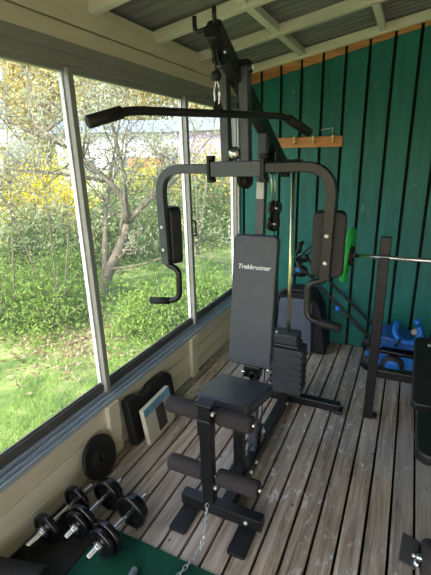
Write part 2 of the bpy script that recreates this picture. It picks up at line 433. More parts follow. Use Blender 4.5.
# the rest of the porch: low walls and headers round the side and front
bm = NB(); box(bm, (3.30, 0.745, 1.5), (0.08, 5.49, 3.0)); struct('wall_right', bm, M['cream'])
bm = NB(); box(bm, (1.62, -2.0, 0.17), (3.3, 0.06, 0.34)); box(bm, (1.62, -2.0, 2.50), (3.3, 0.06, 0.9))
for xx in (0.0, 1.08, 2.16, 3.24): box(bm, (xx, -2.0, 1.2), (0.06, 0.05, 1.8))
struct('wall_front', bm, M['cream'])
# raw timber strip along the top of the green wall, cut between the grooves
bm = NB()
for a, b2 in zip(xs, xs[1:]):
    a = max(a + 0.010, 0.0); b2 -= 0.010
    if b2 > 2.0: break
    prism(bm, [(a, 2.208 + 0.194 * a), (b2, min(2.208 + 0.194 * b2, roof_z(b2) - 0.004)), (b2, roof_z(b2) + 0.02), (a, roof_z(a) + 0.02)], frame_mat((0, BACK - 0.001, 0), (1, 0, 0), (0, 0, 1)), 0.012)
struct('trim_1', bm, M['rawwood'])

# roof: rafters across, short noggings between, corrugated sheet above
bm = NB(); xr0, xr1 = -0.06, 3.27
def rafter(y0, y1, h=0.062):
    prism(bm, [(xr0, roof_z(xr0)), (xr1, roof_z(xr1)), (xr1, roof_z(xr1) + h), (xr0, roof_z(xr0) + h)], frame_mat((0, y1, 0), (1, 0, 0), (0, 0, 1)), y1 - y0, 0.004)
rafs = [(3.44, 3.488)] + [(2.775 - 0.55 * k, 2.822 - 0.55 * k) for k in range(0, 9)]
for y0, y1 in rafs: rafter(y0, y1)
for xp in (0.545, 1.115, 1.685, 2.255, 2.825):
    for (a0, a1), (b0, b1) in zip(rafs[1:], rafs[:-1]):
        h0 = roof_z(xp) + 0.012
        box(bm, (xp, (a1 + b0) / 2, h0 + 0.025), (0.045, b0 - a1 + 0.004, 0.05), Matrix.Rotation(-math.atan(0.152), 3, 'Y'), 0.003)
struct('ceiling_beams', bm, M['beam'])
bm = NB(); yy = -1.75; prev = None
while yy < 3.62:
    ph = (yy / 0.076) % 1.0
    dz = 0.009 * max(-1, min(1, 2.2 * math.sin(2 * math.pi * ph)))
    cur = [[bm.verts.new((xx, yy, roof_z(xx) + 0.074 + dz + t)) for xx in (-0.12, 3.4)] for t in (0, 0.004)]
    if prev:
        bm.faces.new((prev[0][0], prev[0][1], cur[0][1], cur[0][0])); bm.faces.new((prev[1][0], cur[1][0], cur[1][1], prev[1][1]))
    prev = cur; yy += 0.0095
struct('ceiling', bm, M['sheet'])

# windows: track, rails, mullions, panes
bm = NB()
box(bm, (-0.035, 0.745, 2.128), (0.07, 5.49, 0.045), None, 0.003)
box(bm, (-0.045, 0.745, 2.085), (0.05, 5.49, 0.045), None, 0.003)
box(bm, (-0.055, 0.745, 2.050), (0.03, 5.49, 0.03), None, 0.003)
struct('trim_2', bm, M['alumdark'])
bm = NB()
box(bm, (-0.020, 0.745, 0.342), (0.072, 5.49, 0.014), None, 0.003)
for xx, w, z1 in ((0.010, 0.010, 0.362), (-0.014, 0.008, 0.375), (-0.040, 0.010, 0.392)):
    box(bm, (xx, 0.745, (0.345 + z1) / 2), (w, 5.49, z1 - 0.345), None, 0.002)
struct('trim_3', bm, M['sill'])
posts = [-1.65, -0.59, 0.47, 1.525, 2.585, 3.46]
for i in range(5):
    y0, y1 = posts[i], posts[i + 1]
    f = NB()
    box(f, (-0.052, (y0 + y1) / 2, 0.412), (0.022, y1 - y0, 0.060), None, 0.003)     # bottom rail
    box(f, (-0.056, (y0 + y1) / 2, 0.446), (0.010, y1 - y0, 0.010), None, 0.002)
    w = bpy.data.objects.new('window_%d' % (i + 1), None); COL.objects.link(w); w.location = (-0.05, (y0 + y1) / 2, 0.39); w['kind'] = 'structure'
    obj('bottom_rail', f, M['raildark'], w)
    f = NB()
    box(f, (-0.061, y1 - 0.012, 1.22), (0.024, 0.016, 1.67), None, 0.002); obj('mullion', f, M['alum'], w)
    f = NB(); box(f, (-0.033, y1 + 0.004, 1.22), (0.030, 0.034, 1.67), None, 0.003); obj('inner_mullion', f, M['alumgrey'], w)
    f = NB(); box(f, (-0.052, (y0 + y1) / 2, 1.245), (0.006, y1 - y0 - 0.035, 1.60)); obj('pane', f, M['glass'], w)
    if i == 4:
        f = NB(); tube(f, fillet([(-0.04, 2.62, 1.21), (-0.004, 2.62, 1.21), (-0.004, 2.62, 1.10), (-0.04, 2.62, 1.10)], 0.012), 0.007)
        obj('window_handle', f, M['frame'], w)
    if i == 4:
        f = NB(); box(f, (-0.03, 3.475, 1.22), (0.06, 0.03, 1.67), None, 0.003); obj('end_post', f, M['alum'], w)

# ------------------------------------------------------------------ multi gym
XC = 0.77
G = thing('multi_gym', 'black home multi gym with padded backrest, seat and weight stack on the deck', 'exercise machine', (XC, 1.8, 0))
def P(name, mat, parent, fn, label=None):
    b = NB(); fn(b); return obj(name, b, mat, parent, label)

def beam_fn(b):
    box(b, (XC + 0.015, 1.90, 0.045), (0.06, 1.16, 0.06), None, 0.004)
P('base_beam', M['frame'], G, beam_fn)
for y in (1.50, 1.55, 1.62, 1.70, 2.30): P('bolt', M['bolt'], G, lambda b: cyl(b, (XC + 0.044, y, 0.05), (XC + 0.054, y, 0.05), 0.010, 12))
P('front_foot', M['frame'], G, lambda b: box(b, (XC, 1.345, 0.050), (0.415, 0.055, 0.062), None, 0.005))
P('bolt', M['bolt'], G, lambda b: cyl(b, (0.905, 1.318, 0.05), (0.905, 1.31, 0.05), 0.009, 12))
P('rear_foot', M['frame'], G, lambda b: (box(b, (XC, 2.42, 0.036), (0.76, 0.06, 0.055), None, 0.005), box(b, (XC + 0.37, 2.42, 0.012), (0.05, 0.075, 0.022), None, 0.004)))
for xx in (XC - 0.155, XC + 0.14):
    P('foot_plate', M['rubber'], G, lambda b: prism(b, rrect(0.085, 0.20, 0.012), frame_mat((xx, 1.275, 0.004), (1, 0, 0), (0, 1, 0)), 0.012, 0.002))
# posts and boom
P('seat_post', M['frame'], G, lambda b: (tube(b, [(XC, 1.575, 0.07), (XC, 1.575, 0.52)], 0, square=(0.05, 0.05)), box(b, (XC, 1.58, 0.08), (0.09, 0.1, 0.012), None, 0.002)))
P('lever_arm', M['frame'], G, lambda b: tube(b, [(XC, 1.80, 0.475), (XC, 1.45, 0.545), (XC, 1.24, 0.62)], 0, square=(0.045, 0.045)))
up0, up1 = Vector((XC, 1.765, 0.06)), Vector((XC, 1.905, 1.765))
U = P('upright', M['framelit'], G, lambda b: tube(b, [up0, up1], 0, square=(0.044, 0.044)))
un = Vector((0, -(up1 - up0).z, (up1 - up0).y)).normalized()
def upat(z): return up0 + (up1 - up0) * ((z - up0.z) / (up1.z - up0.z))
def stk(b):
    p = upat(1.493) + un * 0.0226
    prism(b, rrect(0.036, 0.078, 0.002), frame_mat(p, (1, 0, 0), up1 - up0), 0.0008)
P('sticker', M['sticker'], U, stk, 'white paper sticker')
P('bolt', M['chrome'], U, lambda b: (cyl(b, upat(1.765), upat(1.782), 0.012, 12), ball(b, upat(1.788), 0.011, 12)))
b0, b1_ = Vector((XC, 1.375, 2.055)), Vector((XC, 2.30, 1.565))
BO = P('boom', M['frame'], G, lambda b: tube(b, [b0, b1_], 0, square=(0.048, 0.062), up=(0, 0, 1)))
bd = (b1_ - b0).normalized()
P('end_bracket', M['frame'], BO, lambda b: (box(b, b0 + bd * 0.03, (0.056, 0.075, 0.070), Matrix.Rotation(math.atan2(bd.z, bd.y), 3, 'X'), 0.012),))
P('bar_hook', M['frame'], BO, lambda b: (tube(b, fillet([(XC - 0.064, 1.37, 2.10), (XC - 0.064, 1.37, 2.050), (XC - 0.015, 1.385, 2.065)], 0.02), 0.0075),
    tube(b, fillet([(XC + 0.014, 1.36, 2.115), (XC + 0.014, 1.36, 2.085), (XC + 0.008, 1.38, 2.07)], 0.012), 0.0075)))
def pulley(b, c, r=0.042, w=0.022, ax=(1, 0, 0)):
    a = Vector(ax).normalized()
    lathe(b, [(0, 0), (r * 0.35, 0), (r * 0.4, w * 0.15), (r * 0.85, w * 0.15), (r, 0), (r, w * 0.12), (r * 0.86, w * 0.5), (r, w * 0.88), (r, w), (r * 0.85, w * 0.85), (r * 0.4, w * 0.85), (r * 0.35, w), (0, w)], Vector(c) - a * w / 2, a, 24)
PU = P('pulley', M['rubber'], G, lambda b: pulley(b, (XC, 1.425, 1.995), 0.038))
P('pulley_bracket', M['frame'], PU, lambda b: [box(b, (XC + s * 0.018, 1.43, 2.005), (0.004, 0.05, 0.085), None, 0.002) for s in (-1, 1)])
P('bolt', M['chrome'], PU, lambda b: cyl(b, (XC - 0.026, 1.425, 1.995), (XC + 0.026, 1.425, 1.995), 0.007, 10))
P('top_cable', M['rubber'], G, lambda b: (tube(b, [(XC, 1.392, 1.995), (XC, 1.396, 1.90)], 0.0035, 8), ball(b, (XC, 1.396, 1.918), 0.019, 14)))
# chest press frame hanging from the boom
PR = P('press_frame', M['framelit'], G, lambda b: (
    tube(b, [(XC - 0.055, 1.585, 1.975), (XC - 0.055, 1.60, 1.63)], 0, square=(0.036, 0.045)),
    tube(b, [(XC + 0.032, 1.585, 1.985), (XC + 0.032, 1.60, 1.63)], 0, square=(0.036, 0.045))))
P('axle', M['frame'], PR, lambda b: (cyl(b, (XC - 0.085, 1.585, 1.965), (XC + 0.062, 1.585, 1.97), 0.018, 16), box(b, (XC + 0.033, 1.585, 1.985), (0.042, 0.05, 0.025), None, 0.003)))
P('bolt', M['bolt'], PR, lambda b: cyl(b, (XC + 0.062, 1.585, 1.97), (XC + 0.07, 1.585, 1.97), 0.010, 12))
P('crossbar', M['framelit'], PR, lambda b: box(b, (XC - 0.01, 1.60, 1.603), (0.225, 0.055, 0.062), None, 0.004))
P('ball_knob', M['chrome'], PR, lambda b: (ball(b, (XC - 0.014, 1.585, 1.664), 0.027, 18), cyl(b, (XC - 0.012, 1.59, 1.63), (XC - 0.012, 1.59, 1.665), 0.008, 10)))
P('knob_collar', M['rubber'], PR, lambda b: lathe(b, [(0, 0), (0.03, 0), (0.033, 0.008), (0.03, 0.018), (0, 0.018)], (XC + 0.006, 1.605, 1.66), (0.9, 0.3, 0.1), 20))
P('pulley', M['rubber'], G, lambda b: pulley(b, (XC + 0.01, 1.64, 1.555), 0.036, 0.022, (1, -0.6, 0)))
# butterfly arms
def arm(side):
    s = side; x0 = XC - 0.01 + s * 0.125; xv = XC - 0.005 + s * 0.385
    A = P('butterfly_arm', M['frame'] if s > 0 else M['framelit'], G, lambda b: tube(b, fillet([(x0, 1.60, 1.605), (xv + s * 0.004, 1.60, 1.608), (xv - s * 0.006, 1.60, 1.165)], 0.12, 10), 0, square=(0.040, 0.042), up=(0, 1, 0)))
    P('pivot_clamp', M['rubber'], A, lambda b: (cyl(b, (x0 - s * 0.005, 1.60, 1.55), (x0 - s * 0.005, 1.60, 1.655), 0.014, 14), box(b, (x0 - s * 0.004, 1.60, 1.603), (0.014, 0.062, 0.078), None, 0.003),
        cyl(b, (x0 - s * 0.005, 1.60, 1.64), (x0 - s * 0.005, 1.60, 1.658), 0.02, 10), cyl(b, (x0 - s * 0.005, 1.60, 1.548), (x0 - s * 0.005, 1.60, 1.566), 0.02, 10)))
    rot = Matrix.Rotation(R(-34 if s < 0 else 10), 3, 'Z')
    c = Vector((xv + (0.002 if s < 0 else -0.010), 1.66, 1.297)); c = c
    P('arm_pad', M['vinylside'], A, lambda b: prism(b, rrect(0.132, 0.275, 0.028), Matrix.Translation(c) @ rot.to_4x4() @ frame_mat((0, 0.03, 0), (1, 0, 0), (0, 0, 1)), 0.06, 0.010))
    for z in (1.345, 1.235):
        P('bolt', M['bolt'], A, lambda b: lathe(b, [(0, 0.006), (0.007, 0.005), (0.010, 0), (0, 0)], (xv - s * 0.004, 1.5775, z), (0, -1, 0), 14))
    hx = xv - s * 0.005
    h = fillet([(hx, 1.60, 1.19), (hx, 1.60, 1.16), (hx - s * 0.068, 1.595, 1.14), (hx - s * 0.065, 1.59, 0.985), (hx + s * 0.078, 1.555, 0.977)], 0.045, 6)
    P('handle', M['frame'], A, lambda b: (tube(b, h, 0.0145, 14),))
    P('handle_grip', M['iron'], A, lambda b: tube(b, [Vector((hx - s * 0.015, 1.574, 0.981)), Vector((hx + s * 0.081, 1.554, 0.9768))], 0.0175, 14))
arm(-1); arm(1)
# backrest
pb, pt = Vector((XC - 0.005, 1.705, 0.632)), Vector((XC, 1.808, 1.288))
pm = frame_mat((pb + pt) / 2, (1, 0, 0), pt - pb)
BR = P('backrest', M['vinyl'], G, lambda b: prism(b, rrect(0.228, 0.668, 0.026, 6), pm @ Matrix.Translation((0, 0, -0.045)), 0.045, 0.009))
P('back_board', M['vinylside'], BR, lambda b: prism(b, rrect(0.218, 0.655, 0.022, 6), pm @ Matrix.Translation((0, 0, -0.063)), 0.020, 0.003))
text_mesh('Trekkrunner', 0.0325, pm @ Matrix.Translation((0.0, 0.175, 0.0006)), M['white'], 'lettering', BR)
for y, z, d_ in ((1.785, 0.80, 0.09), (1.825, 1.16, 0.06)): P('backrest_bracket', M['frame'], G, lambda b: box(b, (XC, y, z), (0.06, d_, 0.04), None, 0.004))
# seat
sf, sb_ = Vector((XC, 1.370, 0.636)), Vector((XC, 1.672, 0.578))
sm = frame_mat((sf + sb_) / 2, (1, 0, 0), sb_ - sf)
hl = (sb_ - sf).length / 2
trap = [(-0.132, -hl + 0.02), (-0.115, -hl), (0.115, -hl), (0.132, -hl + 0.02), (0.150, hl - 0.02), (0.135, hl), (-0.135, hl), (-0.150, hl - 0.02)]
SE = P('seat', M['vinyl'], G, lambda b: prism(b, trap, sm @ Matrix.Translation((0, 0, -0.045)), 0.045, 0.010))
P('seat_board', M['vinylside'], SE, lambda b: prism(b, [(x * 0.95, y * 0.95) for x, y in trap], sm @ Matrix.Translation((0, 0, -0.060)), 0.018, 0.003))
P('seat_bracket', M['frame'], G, lambda b: box(b, (XC, 1.58, 0.515), (0.12, 0.16, 0.02), None, 0.003))
P('adjuster_knob', M['chrome'], G, lambda b: (ball(b, (XC - 0.04, 1.735, 0.575), 0.013, 12), cyl(b, (XC - 0.04, 1.735, 0.575), (XC - 0.01, 1.77, 0.575), 0.006, 10)))
P('adjuster_plate', M['frame'], G, lambda b: (box(b, (XC, 1.765, 0.575), (0.09, 0.05, 0.07), None, 0.006), lathe(b, [(0.014, 0), (0.022, 0), (0.022, 0.02), (0.014, 0.02), (0.014, 0)], (XC + 0.02, 1.73, 0.57), (0, -1, 0.1), 18)))
# leg developer
LV = P('leg_lever', M['frame'], G, lambda b: (tube(b, [(XC, 1.222, 0.705), (XC, 1.232, 0.205)], 0, square=(0.052, 0.045)), box(b, (XC, 1.225, 0.708), (0.075, 0.06, 0.012), None, 0.003), box(b, (XC, 1.222, 0.60), (0.062, 0.05, 0.08), None, 0.004)))
for z, y, xl, xr in ((0.632, 1.262, 0.205, 0.190), (0.338, 1.245, 0.205, 0.225)):
    P('axle', M['chrome'], LV, lambda b: cyl(b, (XC - xl - 0.006, y, z), (XC + xr + 0.008, y, z), 0.0105, 14))
    for s, w in ((-1, xl), (1, xr)):
        def fr(b):
            a0 = 0.030 if s < 0 else 0.036
            pr = [(0.011, 0), (0.030, 0), (0.036, 0.008), (0.037, 0.02), (0.037, w - a0 - 0.02), (0.036, w - a0 - 0.008), (0.030, w - a0), (0.011, w - a0)]
            lathe(b, pr, (XC + s * a0, y, z), (s, 0, 0), 28)
        P('foam_roller', M['foam'], LV, fr)
for y, z in ((1.222, 0.665), (1.228, 0.29)): P('bolt', M['bolt'], LV, lambda b: cyl(b, (XC + 0.026, y, z), (XC + 0.037, y, z), 0.010, 12))
# lower pulleys and cable near the base
PL = P('pulley', M['rubber'], G, lambda b: pulley(b, (XC + 0.01, 1.86, 0.135), 0.042))
P('pulley_bracket', M['zinc'], PL, lambda b: [box(b, (XC + 0.01 + s * 0.017, 1.86, 0.115), (0.004, 0.045, 0.09), None, 0.002) for s in (-1, 1)])
P('bolt', M['bolt'], PL, lambda b: cyl(b, (XC + 0.03, 1.86, 0.135), (XC + 0.04, 1.86, 0.135), 0.010, 12))
P('low_cable', M['rubber'], G, lambda b: tube(b, [(XC + 0.01, 1.88, 0.17), (XC + 0.008, 2.085, 1.27)], 0.0035, 8))
P('low_cable', M['rubber'], G, lambda b: tube(b, [(XC, 1.24, 0.23), (XC + 0.01, 1.86, 0.095)], 0.0035, 8))
for z, dx in ((1.387, 0.004), (1.302, -0.004)):
    q = P('floating_pulley', M['gloss'], G, lambda b: pulley(b, (XC + dx, 2.085, z), 0.040, 0.024, (0.8, -0.6, 0)))
    P('bolt', M['chrome'], q, lambda b: lathe(b, [(0, 0.024), (0.010, 0.021), (0.012, 0), (0, 0)], (XC + dx, 2.085, z), (0.8, -0.6, 0), 12))
    P('pulley_bracket', M['frame'], q, lambda b: [box(b, (XC + dx + s * 0.012, 2.085 - s * 0.010, z + (0.02 if z < 1.35 else -0.02)), (0.003, 0.025, 0.09), Matrix.Rotation(R(-37), 3, 'Z'), 0.002) for s in (-1, 1)])
P('upper_cable', M['rod'], G, lambda b: (tube(b, [(XC - 0.006, 2.07, 1.40), (XC - 0.006, 2.05, 1.60)], 0.0045, 8), tube(b, [(XC + 0.010, 2.07, 1.40), (XC + 0.010, 2.06, 1.60)], 0.0035, 8)))
PB = P('pulley', M['rubber'], G, lambda b: pulley(b, (XC, 2.06, 1.60), 0.04))
P('pulley_bracket', M['frame'], PB, lambda b: (box(b, (XC + 0.02, 2.06, 1.625), (0.006, 0.06, 0.10), None, 0.003), box(b, (XC - 0.02, 2.06, 1.625), (0.006, 0.06, 0.10), None, 0.003), cyl(b, (XC - 0.04, 2.05, 1.61), (XC + 0.05, 2.05, 1.61), 0.011, 12)))
# top plate, guide rod and weight stack
YS = 2.46
P('top_plate', M['frame'], G, lambda b: (box(b, (XC, 2.385, 1.622), (0.085, 0.26, 0.022), None, 0.004), box(b, (XC, 2.30, 1.60), (0.06, 0.07, 0.06), None, 0.004)))
P('guide_rod', M['rod'], G, lambda b: tube(b, [(XC, YS, 0.07), (XC, YS, 1.625)], 0.0125, 16))
P('stack_base', M['frame'], G, lambda b: box(b, (XC + 0.01, YS - 0.005, 0.070), (0.20, 0.15, 0.012), None, 0.003))
hexp = [(-0.105, -0.018), (-0.098, -0.0220), (0.098, -0.0220), (0.105, -0.018), (0.113, -0.006), (0.113, 0.006), (0.105, 0.0185), (0.098, 0.0235), (-0.098, 0.0235), (-0.105, 0.0185), (-0.110, 0.006), (-0.110, -0.006)]
for k in range(7):
    z = 0.098 + 0.048 * k
    W = P('weight_plate', M['stack'], G, lambda b: prism(b, hexp, frame_mat((XC + 0.008, YS + 0.075, z), (1, 0, 0), (0, 0, 1)), 0.15, 0.003))
    P('pin_hole', M['gloss'], W, lambda b: lathe(b, [(0.0, 0.002), (0.005, 0.002), (0.008, 0.004), (0.011, 0.0), (0, 0)], (XC - 0.095, YS - 0.074, z), (0, -1, 0), 12))
SELB = P('selector_block', M['stack'], G, lambda b: (box(b, (XC - 0.012, YS, 0.474), (0.175, 0.13, 0.070), None, 0.008), box(b, (XC - 0.008, YS, 0.4295), (0.19, 0.14, 0.016), None, 0.004)))
P('bolt', M['bolt'], SELB, lambda b: [cyl(b, (XC - 0.07, YS + q, 0.508), (XC - 0.07, YS + q, 0.519), 0.009, 10) for q in (-0.04,)])
P('selector_pin', M['chrome'], G, lambda b: (cyl(b, (XC - 0.105, YS - 0.10, 0.24), (XC - 0.105, YS - 0.04, 0.24), 0.005, 10), lathe(b, [(0, 0), (0.012, 0), (0.012, 0.016), (0, 0.016)], (XC - 0.105, YS - 0.10, 0.24), (0, -1, 0), 14)))

# ------------------------------------------------------------------ lat bar, carabiner, chain
CB = Vector((XC + 0.004, 1.396, 1.797))
ang, LB = R(66), 0.36
dv = Vector((math.cos(ang), math.sin(ang), 0.02)).normalized()
LATB = thing('lat_pulldown_bar', 'long black lat pulldown bar with drooping ends hanging over the press arms', 'exercise bar', CB)
pl_, pr_ = CB - dv * LB, CB + dv * LB
el = pl_ - dv * 0.125 + Vector((-0.01, 0, -0.035)); er = pr_ + dv * 0.14 + Vector((0.02, 0, -0.065))
obj('bar', (lambda b: (tube(b, fillet([el + (pl_ - el) * 0.15, pl_, CB, pr_, er + (pr_ - er) * 0.15], 0.05, 5), 0.0135, 14), b)[1])(NB()), M['frame'], LATB)
for e, p in ((el, pl_), (er, pr_)):
    obj('hand_grip', (lambda b: (cyl(b, e, e + (p - e) * 0.85, 0.019, 18), b)[1])(NB()), M['rubber'], LATB)
obj('hanging_bracket', (lambda b: (prism(b, [(-0.028, -0.012), (0.028, -0.012), (0.010, 0.035), (-0.010, 0.035)], frame_mat(CB + Vector((-0.003, 0.002, 0.008)), dv, (0, 0, 1)), 0.008, 0.001), b)[1])(NB()), M['frame'], LATB)
b = NB(); pts = []
for k in range(25):
    a = 2 * math.pi * k / 24; pts.append((XC + 0.002 + 0.0095 * math.cos(a), 1.396, 1.865 + 0.040 * math.sin(a)))
tube(b, pts, 0.0042, 8, cap=False)
cyl(b, (XC + 0.0115, 1.396, 1.85), (XC + 0.0115, 1.396, 1.88), 0.006, 10)
grounded('carabiner', b, M['chrome'], (XC, 1.396, 1.83), 'silver oval carabiner clipping the pulldown bar to its cable', 'carabiner')

path = [(XC + 0.002, 1.200, 0.215), (XC, 1.188, 0.14), (XC - 0.002, 1.17, 0.075), (XC - 0.004, 1.135, 0.03), (XC - 0.010, 1.10, 0.016), (XC - 0.022, 1.05, 0.022), (XC - 0.038, 0.98, 0.022), (XC - 0.05, 0.92, 0.022)]
path = [Vector(p) for p in path]
dense = []
for a, c in zip(path, path[1:]):
    n_ = max(1, int((c - a).length / 0.004))
    dense += [a + (c - a) * (i / n_) for i in range(n_)]
b = NB(); step = 5
for i, j in enumerate(range(0, len(dense) - 6, step)):
    c = (dense[j] + dense[min(j + step, len(dense) - 1)]) / 2; d = dense[min(j + step, len(dense) - 1)] - dense[j]
    s, u, d = basis(d, (1, 0, 0)); a1 = (s + u).normalized() if i % 2 else (s - u).normalized()
    ring = [c + d * (0.0135 * math.cos(2 * math.pi * q / 12)) + a1 * (0.0075 * math.sin(2 * math.pi * q / 12)) for q in range(13)]
    tube(b, ring, 0.0024, 6, cap=False)
grounded('chain', b, M['zinc'], path[-1], 'thin silver link chain hanging from the leg lever onto the green mat', 'chain')
# ------------------------------------------------------------------ mat
b = NB(); box(b, (0.637, 0.40, 0.004), (0.676, 1.34, 0.008), None, 0.002)
grounded('floor_mat', b, M['matgreen'], (0.645, 0.41, 0), 'dark green mat on the deck beneath the chain', 'mat')
b = NB(); box(b, (0.155, 0.62, 0.004), (0.28, 0.92, 0.008), None, 0.002)  # shaded left part of the green mat, the shade put in as black
grounded('floor_mat', b, M['rubbershade'], (0.155, 0.62, 0), 'left part of the green mat by the cream wall, its shade painted black', 'mat')

# ------------------------------------------------------------------ dumbbells
def dumbbell(name, label, loc, r, rot, plates=1, half=0.175, spin=0.085):
    """Bar along local Y, resting on its plates; rot about Z."""
    T = thing(name, label, 'dumbbell', (0, 0, 0), 'loaded dumbbells by the left wall')
    def put(n, mat, fn, par=T):
        q = NB(); fn(q); return obj(n, q, mat, par)
    put('bar', M['chrome'], lambda q: (cyl(q, (0, -half, r), (0, half, r), 0.0135, 18), [lathe(q, [(0.0135, -0.001), (0.0150, 0), (0.0135, 0.001)], (0, s * (half - 0.01 - 0.006 * k), r), (0, 1, 0), 16) for s in (-1, 1) for k in range(9)]))
    for s in (-1, 1):
        for k in range(plates):
            y0 = s * (spin - 0.001 + 0.030 * k); rr = r if k == 0 else r * 0.86
            put('weight_disc', M['gloss'], lambda q: lathe(q, [(0.0145, 0), (rr * 0.34, 0), (rr * 0.38, 0.004), (rr * 0.72, 0.005), (rr * 0.80, 0.0), (rr * 0.96, 0), (rr, 0.006), (rr, 0.021), (rr * 0.96, 0.027), (rr * 0.80, 0.027), (rr * 0.72, 0.022), (rr * 0.38, 0.023), (rr * 0.34, 0.027), (0.0145, 0.027)], (0, y0, r), (0, s, 0), 36))
        y1 = s * (spin + 0.030 * plates)
        def star(q):
            n_ = 12; poly = [((0.030 if k % 2 else 0.022) * math.cos(2 * math.pi * k / n_), (0.030 if k % 2 else 0.022) * math.sin(2 * math.pi * k / n_)) for k in range(n_)]
            prism(q, poly, frame_mat((0, y1 + (0.012 if s > 0 else 0), r), (1, 0, 0), (0, 0, 1)), 0.012, 0.001)
            cyl(q, (0, y1, r), (0, y1 + s * 0.022, r), 0.019, 18)
        put('star_collar', M['chrome'], star)
    T.location = loc; T.rotation_euler = (0, 0, rot)
    return T
dumbbell('dumbbell', 'chrome dumbbell with glossy black discs half on the green mat, farthest from the wall', (0.402, 1.045, 0.008), 0.081, R(-5), 2, 0.188, 0.064)
dumbbell('dumbbell', 'middle dumbbell of three, glossy black discs, between the other two below the leaning plate', (0.236, 1.075, 0.008), 0.079, R(-2), 2, 0.185, 0.068)
dumbbell('dumbbell', 'dumbbell with smaller black discs closest to the cream wall', (0.116, 0.985, 0.008), 0.074, R(-3), 1, 0.190, 0.075)

# leaning plate
b = NB(); ax = Vector((1, 0.0, 0.26)).normalized(); r = 0.118
lathe(b, [(0.0145, 0), (r * 0.9, 0), (r, 0.006), (r, 0.020), (r * 0.92, 0.026), (r * 0.84, 0.021), (r * 0.30, 0.021), (r * 0.26, 0.027), (0.0145, 0.027), (0.0145, 0)], (0.042, 1.318, 0.118), ax, 48)
grounded('weight_plate', b, M['iron'], (0.06, 1.305, 0.0), 'large round black weight plate leaning against the cream wall behind the dumbbells', 'weight plate')

# black roll at the bottom corner
b = NB(); sp = []
rollc = Vector((0.135, 0.69, 0.072))
lathe(b, [(0.012, 0.0), (0.058, 0.0), (0.062, 0.006), (0.064, 0.014), (0.064, 0.26), (0.06, 0.27), (0, 0.27)], rollc + Vector((0.16, 0.02, 0)), (-1, -0.25, 0), 32)
for k in range(60):
    a = k * 0.42; rr = 0.012 + 0.05 * k / 60; sp.append(rollc + Vector((0.161 + 0.2 * 0.0, 0.02, 0)) + Vector((0.2425 * rr * math.cos(a), -0.97 * rr * math.cos(a), rr * math.sin(a))))
tube(b, sp, 0.0025, 6)
grounded('rolled_mat', b, M['rubbershade'], (0.135, 0.69, 0.008), 'black rolled up mat in the dark corner below the dumbbells', 'mat')
# grey bar end at the frame's lower edge
b = NB(); cyl(b, (0.60, 0.56, 0.024), (0.56, 0.935, 0.024), 0.0155, 18); ball(b, (0.56, 0.935, 0.024), 0.0155, 14)
grounded('dumbbell_bar', b, M['grip'], (0.57, 0.80, 0.008), 'bare grey bar with a rounded end lying on the green mat', 'bar')

# ------------------------------------------------------------------ padded panel and carton by the wall
b = NB()
poly = [(1.575, 0.004), (2.055, 0.004), (2.060, 0.23), (2.02, 0.275), (1.93, 0.285), (1.83, 0.285), (1.785, 0.262), (1.735, 0.258), (1.695, 0.285), (1.64, 0.302), (1.585, 0.300)]
lean = Matrix.Translation((0.10, 0, 0.0)) @ Matrix.Rotation(R(-9), 4, 'Y')
prism(b, [(y, z) for y, z in poly], lean @ frame_mat((-0.055, 0, 0.004), (0, 1, 0), (0, 0, 1)), 0.058, 0.012)
grounded('padded_panel', b, M['rubber'], (0.08, 1.82, 0), 'thick black padded panel with a notched top edge leaning on the cream wall', 'padded panel')
CT = thing('carton', 'flat cream carton with blue top band and dark picture leaning on the black panel', 'box', (0.15, 1.775, 0))
cm = Matrix.Translation((0.165, 1.775, 0.002)) @ Matrix.Rotation(R(2), 4, 'Z') @ Matrix.Rotation(R(-9), 4, 'Y')
def crt(name, mat, y0, y1, z0, z1, x0, x1):
    q = NB(); box(q, ((x0 + x1) / 2, (y0 + y1) / 2, (z0 + z1) / 2), (x1 - x0, y1 - y0, z1 - z0), None, 0.0015 if x1 - x0 > 0.01 else 0)
    bmesh.ops.transform(q, matrix=cm, verts=q.verts); return obj(name, q, mat, CT)
crt('carton_body', M['carton'], -0.15, 0.15, 0.0, 0.235, -0.03, 0.0)
crt('blue_band', M['cartonblue'], -0.149, 0.149, 0.185, 0.234, 0.0, 0.0012)
crt('printed_picture', M['cartondark'], -0.035, 0.06, 0.022, 0.180, 0.0, 0.0012)
crt('printed_panel', M['carton'], 0.075, 0.145, 0.022, 0.180, 0.0, 0.001)

# ------------------------------------------------------------------ barbell stand, barbell, plate, bench
YR = 2.45
ST = thing('barbell_stand', 'black square tube barbell stand upright behind the bench', 'barbell stand', (1.70, YR, 0))
for xx in (1.325, 2.075):
    q = P('upright', M['frame'], ST, lambda b: (tube(b, [(xx, YR, 0.0), (xx, YR, 1.195)], 0, square=(0.058, 0.058)),))
    P('foot_plate', M['frame'], q, lambda b: box(b, (xx + (0.012 if xx < 1.7 else -0.012), YR + 0.012, 0.005), (0.085, 0.07, 0.010), None, 0.003))
    P('bar_cradle', M['frame'], q, lambda b: (box(b, (xx, YR - 0.046, 1.052), (0.05, 0.034, 0.014), None, 0.003), box(b, (xx, YR - 0.064, 1.068), (0.05, 0.006, 0.045), None, 0.002)))
P('crossbar', M['frame'], ST, lambda b: tube(b, [(1.354, YR, 0.335), (2.046, YR, 0.335)], 0, square=(0.055, 0.05)))
BL = thing('barbell', 'chrome barbell resting on the black stand in front of the green wall', 'barbell', (1.70, YR - 0.046, 1.073))
P('bar', M['chrome'], BL, lambda b: cyl(b, (1.118, YR - 0.046, 1.073 + 0.013), (2.29, YR - 0.046, 1.073 + 0.013), 0.0125, 18))
P('bar_sleeve', M['rod'], BL, lambda b: cyl(b, (1.135, YR - 0.046, 1.086), (1.165, YR - 0.046, 1.086), 0.017, 18))
